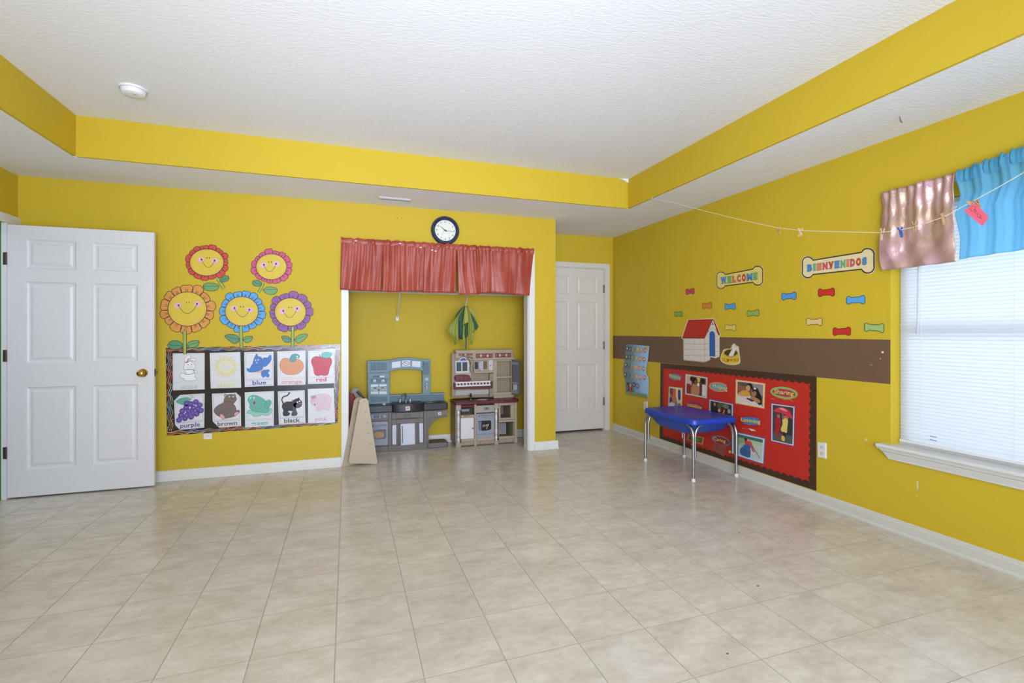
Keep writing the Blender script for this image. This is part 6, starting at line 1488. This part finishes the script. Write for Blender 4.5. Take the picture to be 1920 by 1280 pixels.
b = MB(); vv = []; rnd = random.Random(3); N1 = 220
for j, (dz, am) in enumerate(((.004, .004), (-.008, .009), (-.022, .011), (-.038, .009), (-.05, .004))):
    for i in range(N1+1):
        s = i/N1; p = A0.lerp(B0, s); q_ = sin(s*97)+sin(s*171+1)+.8*sin(s*253+2)+.5*sin(s*421)
        vv.append((p.x, p.y - .012 - am*(1.0 + .28*q_) , p.z + dz + (.0025*sin(s*143+2)+.002*q_ if j == 0 else 0)))
b.add(vv, [(j*(N1+1)+i, j*(N1+1)+i+1, (j+1)*(N1+1)+i+1, (j+1)*(N1+1)+i) for j in range(4) for i in range(N1)], REDC); b.obj('gathered_heading', val, True)
b = MB(); b.tube([A0+Vector((0, -.006, -.022)), B0+Vector((0, -.006, -.022))], .004, WIREM, 8); b.obj('rod', val)
b = MB()
for x, y in ((206, 268), (568, 290), (830, 344), (858, 352), (735, 322)):
    b = MB(); p = onY(*cq(x, y), YVL-.040); b.prism([(p.x+a, YVL-.042, p.z+c) for a, c in rrect(-.010, .010, -.004, .004, .002, 2)], (0, .001, 0), WHITE); b.obj('tape_bit', val)
settle(val)

# ================================================================== WINDOW CURTAINS
XC = XR-.035
cw = crop(1620, 280, 4.5714)
def wp3(pts, X=XC): return [onX(*cw(*p), X) for p in pts]
def foil_mat():
    m = bpy.data.materials.new('pink_foil'); m.use_nodes = True; nt = m.node_tree; pb = nt.nodes['Principled BSDF']; N = nt.nodes.new; L = nt.links.new
    tc = N('ShaderNodeTexCoord'); n1 = N('ShaderNodeTexNoise'); n1.inputs['Scale'].default_value = 5; n1.inputs['Detail'].default_value = 3; L(tc.outputs['Object'], n1.inputs['Vector'])
    r = N('ShaderNodeValToRGB'); r.color_ramp.elements[0].position = .38; r.color_ramp.elements[1].position = .62
    r.color_ramp.elements[0].color = lin((204, 172, 152)); r.color_ramp.elements[1].color = lin((224, 182, 192)); L(n1.outputs['Fac'], r.inputs[0]); L(r.outputs[0], pb.inputs['Base Color'])
    pb.inputs['Metallic'].default_value = .45; pb.inputs['Roughness'].default_value = .36
    v = N('ShaderNodeTexVoronoi'); v.inputs['Scale'].default_value = 13; L(tc.outputs['Object'], v.inputs['Vector']); n2 = N('ShaderNodeTexNoise'); n2.inputs['Scale'].default_value = 160; L(tc.outputs['Object'], n2.inputs['Vector'])
    ad = N('ShaderNodeMath'); ad.operation = 'MULTIPLY_ADD'; ad.inputs[1].default_value = .12; L(n2.outputs['Fac'], ad.inputs[0]); L(v.outputs['Distance'], ad.inputs[2])
    bp = N('ShaderNodeBump'); bp.inputs['Strength'].default_value = .7; bp.inputs['Distance'].default_value = .014; L(ad.outputs[0], bp.inputs['Height']); L(bp.outputs[0], pb.inputs['Normal'])
    out = [n for n in nt.nodes if n.type == 'OUTPUT_MATERIAL'][0]; t = N('ShaderNodeBsdfTranslucent'); L(r.outputs[0], t.inputs[0]); ms = N('ShaderNodeMixShader'); ms.inputs[0].default_value = .12
    L(pb.outputs[0], ms.inputs[1]); L(t.outputs[0], ms.inputs[2]); L(ms.outputs[0], out.inputs[0]); return m
FOIL = foil_mat()
pk = thing('foil_curtain', 'crinkled pink metallic foil curtain over the left top of the window', 'curtain', wp3([(480, 990)])[0])
cloth(wp3([(146, 378), (155, 520), (150, 700), (133, 870), (160, 1038)]), wp3([(800, 200), (785, 400), (782, 560), (800, 780), (818, 965)]), 70, 34,
      lambda s, t, ph: (.012 + .011*sin(s*17 + 1.2*sin(3*t) + ph[0])*(1-.35*t) + .008*sin(s*53+ph[1])*(1-t)**2 + .012*sin(4*t+6*s+ph[2])*t + .004*sin(23*t+17*s)), 'foil_sheet', pk, FOIL, 5, .0008)
b = MB(); p0, p1 = wp3([(150, 392), (800, 225)]); b.tube([p0+Vector((.004, .0, -.012)), p1+Vector((.004, .0, -.022))], .004, WIREM, 8); b.obj('rod', pk)
settle(pk)
BLUC = M((158, 224, 250), .6, var=.08, scale=7, bump=.3, bscale=30, trans=.62)
nt = BLUC.node_tree; out_ = [n for n in nt.nodes if n.type == 'OUTPUT_MATERIAL'][0]; src_ = out_.inputs[0].links[0].from_socket
tp_ = nt.nodes.new('ShaderNodeBsdfTransparent'); tp_.inputs[0].default_value = lin((206, 238, 253)); mm_ = nt.nodes.new('ShaderNodeMixShader'); mm_.inputs[0].default_value = .34
nt.links.new(src_, mm_.inputs[1]); nt.links.new(tp_.outputs[0], mm_.inputs[2]); nt.links.new(mm_.outputs[0], out_.inputs[0])
bc = thing('blue_curtain', 'sheer bright blue gathered curtain glowing over the top of the window', 'curtain', wp3([(1100, 930)])[0])
l_ = wp3([(815, 205), (855, 400), (790, 560), (825, 760), (820, 945)]); r_ = []
yE = WY0-.04
for k, p in enumerate(wp3([(1371, 60), (1371, 260), (1371, 460), (1371, 670), (1371, 885)])):
    L_ = l_[k]; d = (p-L_); r_.append(L_ + d*((L_.y-yE)/(L_.y-p.y)))
for k in range(5): r_[k].z = [2.215, 2.07, 1.93, 1.79, 1.655][k]
cloth(l_, r_, 110, 26, lambda s, t, ph: (.014 + .012*sin(s*46 + 1.1*sin(2*t+ph[3]) + ph[0])*(1-.3*t) + .005*sin(s*131+ph[1]+3*t)*(1-.6*t) + .006*sin(5*t+9*s+ph[2])), 'sheer_panel', bc, BLUC, 9, .0006)
b = MB(); vv = []; N1 = 160
for j, (dz, am) in enumerate(((.010, .002), (0, .012), (-.025, .018), (-.05, .014), (-.065, .004))):
    for i in range(N1+1):
        s = i/N1; p = l_[0].lerp(r_[0], s); q_ = sin(s*87)+sin(s*131+1)+.6*sin(s*233+2)
        vv.append((p.x - .012 - am*(.75+.22*q_), p.y, p.z + dz + (.006*q_ if j == 0 else 0)))
b.add(vv, [(j*(N1+1)+i, j*(N1+1)+i+1, (j+1)*(N1+1)+i+1, (j+1)*(N1+1)+i) for j in range(4) for i in range(N1)], M((86, 168, 204), .6, var=.2, scale=9, trans=.35)); b.obj('ruffled_heading', bc, True)  # darker blue paints in the missing window light behind the heading
b = MB(); b.tube([l_[0]+Vector((-.002, .005, -.03)), r_[0]+Vector((-.002, 0, -.03))], .005, WIREM, 8); b.obj('rod', bc)
settle(bc)

# ================================================================== CLOTHESLINE
SA, SB = Vector((2.586, 3.72, 0)), Vector((3.060, .60, 0))
def onL(u, v):
    d = ray(u, v); e = SB-SA; n = Vector((e.y, -e.x, 0)); t = SA.dot(n)/Vector((d.x, d.y, 0)).dot(n); return CAMP + d*t
pth = [Vector((2.592, 3.72, 2.438))] + [onL(u, v) for u, v in ((1235, 374), (1262, 380), (1300, 390), (1360, 405), (1420, 419), (1459, 427), (1500, 432), (1560, 434), (1600, 435), (1648, 436), (1690, 431), (1715, 425), (1745, 415), (1775, 404), (1822, 378), (1870, 352), (1920, 323))]
e_ = pth[-1]; dd_ = (e_-pth[-2])*Vector((1, 1, 1)).x; pth.append(e_ + dd_*((2.438-e_.z)/dd_.z))
ln = thing('clothesline', 'thin white string strung from the tray ceiling across to the window', 'string', pth[0])
MB().tube(pth, .0016, M((224, 214, 190), .7), 6).obj('string', ln, True); MB().lathe([(.006, 0), (.006, .003)], (2.592, 3.72, 2.4395), (0, 0, -1), WHITE, 8).obj('anchor', ln)
MB().lathe([(.006, 0), (.006, .003)], (pth[-1].x, pth[-1].y, 2.4395), (0, 0, -1), WHITE, 8).obj('anchor', ln); settle(ln)
WOODP = M((190, 146, 98), .6, var=.1, scale=60); WOODQ = M((204, 176, 146), .6, var=.08, scale=60)
def peg(label, u, v, h, mat, tilt=0, yaw=0, cross=0):
    """clothespin clipped on the string at that point; h metres"""
    c = onL(u, v); root = thing('clothespin', label, 'clothespin', c, 'clothespins on the string')
    e = (SB-SA).normalized()
    R = Matrix.Rotation(radians(tilt), 3, Vector((e.y, -e.x, 0))) ; R2 = Matrix.Rotation(radians(yaw), 3, 'Z')
    for sgn in (-1, 1):
        b = MB(); w, th = .0055, .0042
        a = sgn*cross*.5
        prof = [(-h*.58, .0005), (-h*.50, .0045), (h*.10, .0055), (h*.42, .0095 + .003), (h*.42, .0075), (h*.05, .0018), (-h*.50, .0008)]
        v_ = []
        for o_ in (-w, w):
            for z, x in prof:
                p = Vector((o_, sgn*x, z)); p = Matrix.Rotation(radians(a), 3, 'Y' if cross else 'X') @ p; p = R2 @ p; p = R @ p
                v_.append(p)
        n = len(prof); b.add(v_, [tuple(range(n)), tuple(range(2*n-1, n-1, -1))] + [(i, i+n, (i+1) % n+n, (i+1) % n) for i in range(n)], mat); b.obj('jaw', root)
    b = MB(); q_ = R @ (R2 @ Vector((.007, 0, -.002))); b.tube([-q_, q_], .0042, M((150, 146, 140), .3, metal=1), 8); b.obj('spring', root)
    return root
peg('plain wooden clothespin farthest from the window, tilted on the string', 1460, 432, .050, WOODP, 12, 60)
peg('clothespin twisted open into an X shape, second from the far end', 1501, 434, .052, WOODQ, 0, 100, 42)
peg('pale clothespin at the left edge of the foil curtain', 1653, 438, .068, WOODQ, -6, 70)
peg('blue painted clothespin in front of the foil curtain', 1689, 434, .058, M((54, 98, 190), .5), 10, 60)
peg('slim wooden clothespin at the middle of the foil curtain', 1715, 423, .062, WOODP, 2, 15)
peg('wide wooden clothespin near the right edge of the foil curtain', 1769, 409, .060, WOODP, 8, 100)
peg('wooden clothespin holding the left of the pink note', 1821, 384, .052, WOODP, 28, 100)
peg('wooden clothespin holding the right of the pink note', 1832, 381, .045, WOODP, 24, 70)
c_ = onL(1832, 398); note = thing('pink_note', 'tilted pink paper note with handwriting clipped to the string', 'note', c_)
nq = [(945, 462), (1003, 502), (1073, 575), (1068, 600), (1022, 660), (865, 530), (905, 495)]
b = MB(); q_ = [onL(*cw(*p)) for p in nq]; e = (SB-SA).normalized(); nn_ = Vector((e.y, -e.x, 0)); nn_ = nn_ if nn_.dot(CAMP-c_) > 0 else -nn_
b.prism([p + nn_*.010 for p in q_], nn_*-.0006, M((222, 92, 112), .6)); b.obj('paper', note)
b = MB(); INK = M((60, 40, 50), .6)
def ink(pts):
    q_ = [onL(*cw(*p)) + nn_*.0106 for p in cat_rom(pts, 4, False)]; b.tube(q_, .0006, INK, 5)
b = MB(); ink([(960, 490), (930, 490), (918, 515), (935, 530), (960, 515), (968, 490), (958, 530), (950, 545)]); b.obj('handwriting', note)
b = MB(); ink([(972, 520), (965, 548), (978, 556), (992, 540)]); b.obj('handwriting', note); b = MB(); ink([(985, 560), (982, 575), (994, 585), (1012, 570), (1000, 560)]); b.obj('handwriting', note); b = MB(); ink([(1012, 572), (1000, 588), (1012, 596), (1020, 585)]); b.obj('handwriting', note)
settle(note)

# ================================================================== CEILING FITTINGS
v_ = onZ(740, 373, HC); vent = thing('air_vent', 'white ceiling air vent in the soffit above the clock', 'vent', (v_.x, v_.y, HC))
VM = M((220, 220, 220), .4)
b = MB(); vx0, vx1, vy0, vy1 = v_.x-.150, v_.x+.150, v_.y-.062, v_.y+.062
ro = [(vx0, vy0), (vx1, vy0), (vx1, vy1), (vx0, vy1)]; ri = [(vx0+.026, vy0+.022), (vx1-.026, vy0+.022), (vx1-.026, vy1-.022), (vx0+.026, vy1-.022)]
vv = [(x, y, HC-.001) for x, y in ro] + [(x, y, HC-.014) for x, y in ri] + [(x, y, HC-.001) for x, y in ri]
b.add(vv, [(i, (i+1) % 4, (i+1) % 4+4, i+4) for i in range(4)] + [(i+4, (i+1) % 4+4, (i+1) % 4+8, i+8) for i in range(4)], VM); b.obj('frame', vent)
b = MB(); b.box(vx0+.026, vx1-.026, vy0+.022, vy1-.022, HC-.003, HC-.001, M((120, 118, 116), .7)); b.obj('throat', vent)
for i, dy in enumerate((-.018, .006, .026)):
    y = v_.y + dy; b = MB(); b.prism([(vx0+.028, y-.012, HC-.016), (vx0+.028, y+.010, HC-.004), (vx0+.028, y+.011, HC-.0052), (vx0+.028, y-.011, HC-.0172)], (vx1-vx0-.056, 0, 0), VM); b.obj('louver', vent)
settle(vent)
d_ = onZ(250, 166, HT); det = thing('smoke_detector', 'round white smoke detector on the raised ceiling, upper left', 'smoke detector', (d_.x, d_.y, HT))
MB().lathe([(.073, 0), (.073, .008), (.070, .012)], (d_.x, d_.y, HT), (0, 0, -1), WHITE, 32).obj('base', det, True)
MB().lathe([(.066, .0125), (.064, .016), (.058, .036), (.050, .041), (.02, .042)], (d_.x, d_.y, HT), (0, 0, -1), WHITE, 32).obj('cover', det, True)
MB().lathe([(.068, .0119), (.068, .0126)], (d_.x, d_.y, HT), (0, 0, -1), M((110, 110, 112), .6), 32).obj('seam_ring', det)
MB().lathe([(.010, .041), (.010, .0445)], (d_.x+.015, d_.y-.02, HT), (0, 0, -1), M((190, 190, 190), .5), 12).obj('test_button', det)
settle(det)
h_ = onZ(1687, 218, HC); hk = thing('ceiling_hook', 'tiny ceiling hook with a hanging scrap on the right soffit', 'hook', (h_.x, h_.y, HC))
MB().tube([(h_.x, h_.y, HC), (h_.x, h_.y, HC-.012), (h_.x+.004, h_.y-.004, HC-.02)], .0018, M((90, 90, 90), .4, metal=.8), 6).obj('wire', hk)
b = MB(); b.prism([(h_.x-.004, h_.y, HC-.018), (h_.x+.006, h_.y-.004, HC-.022), (h_.x+.012, h_.y-.008, HC-.034), (h_.x+.008, h_.y-.006, HC-.040), (h_.x, h_.y-.002, HC-.032)], (.001, .001, 0), M((140, 98, 84), .6)); b.obj('scrap', hk)
settle(hk)
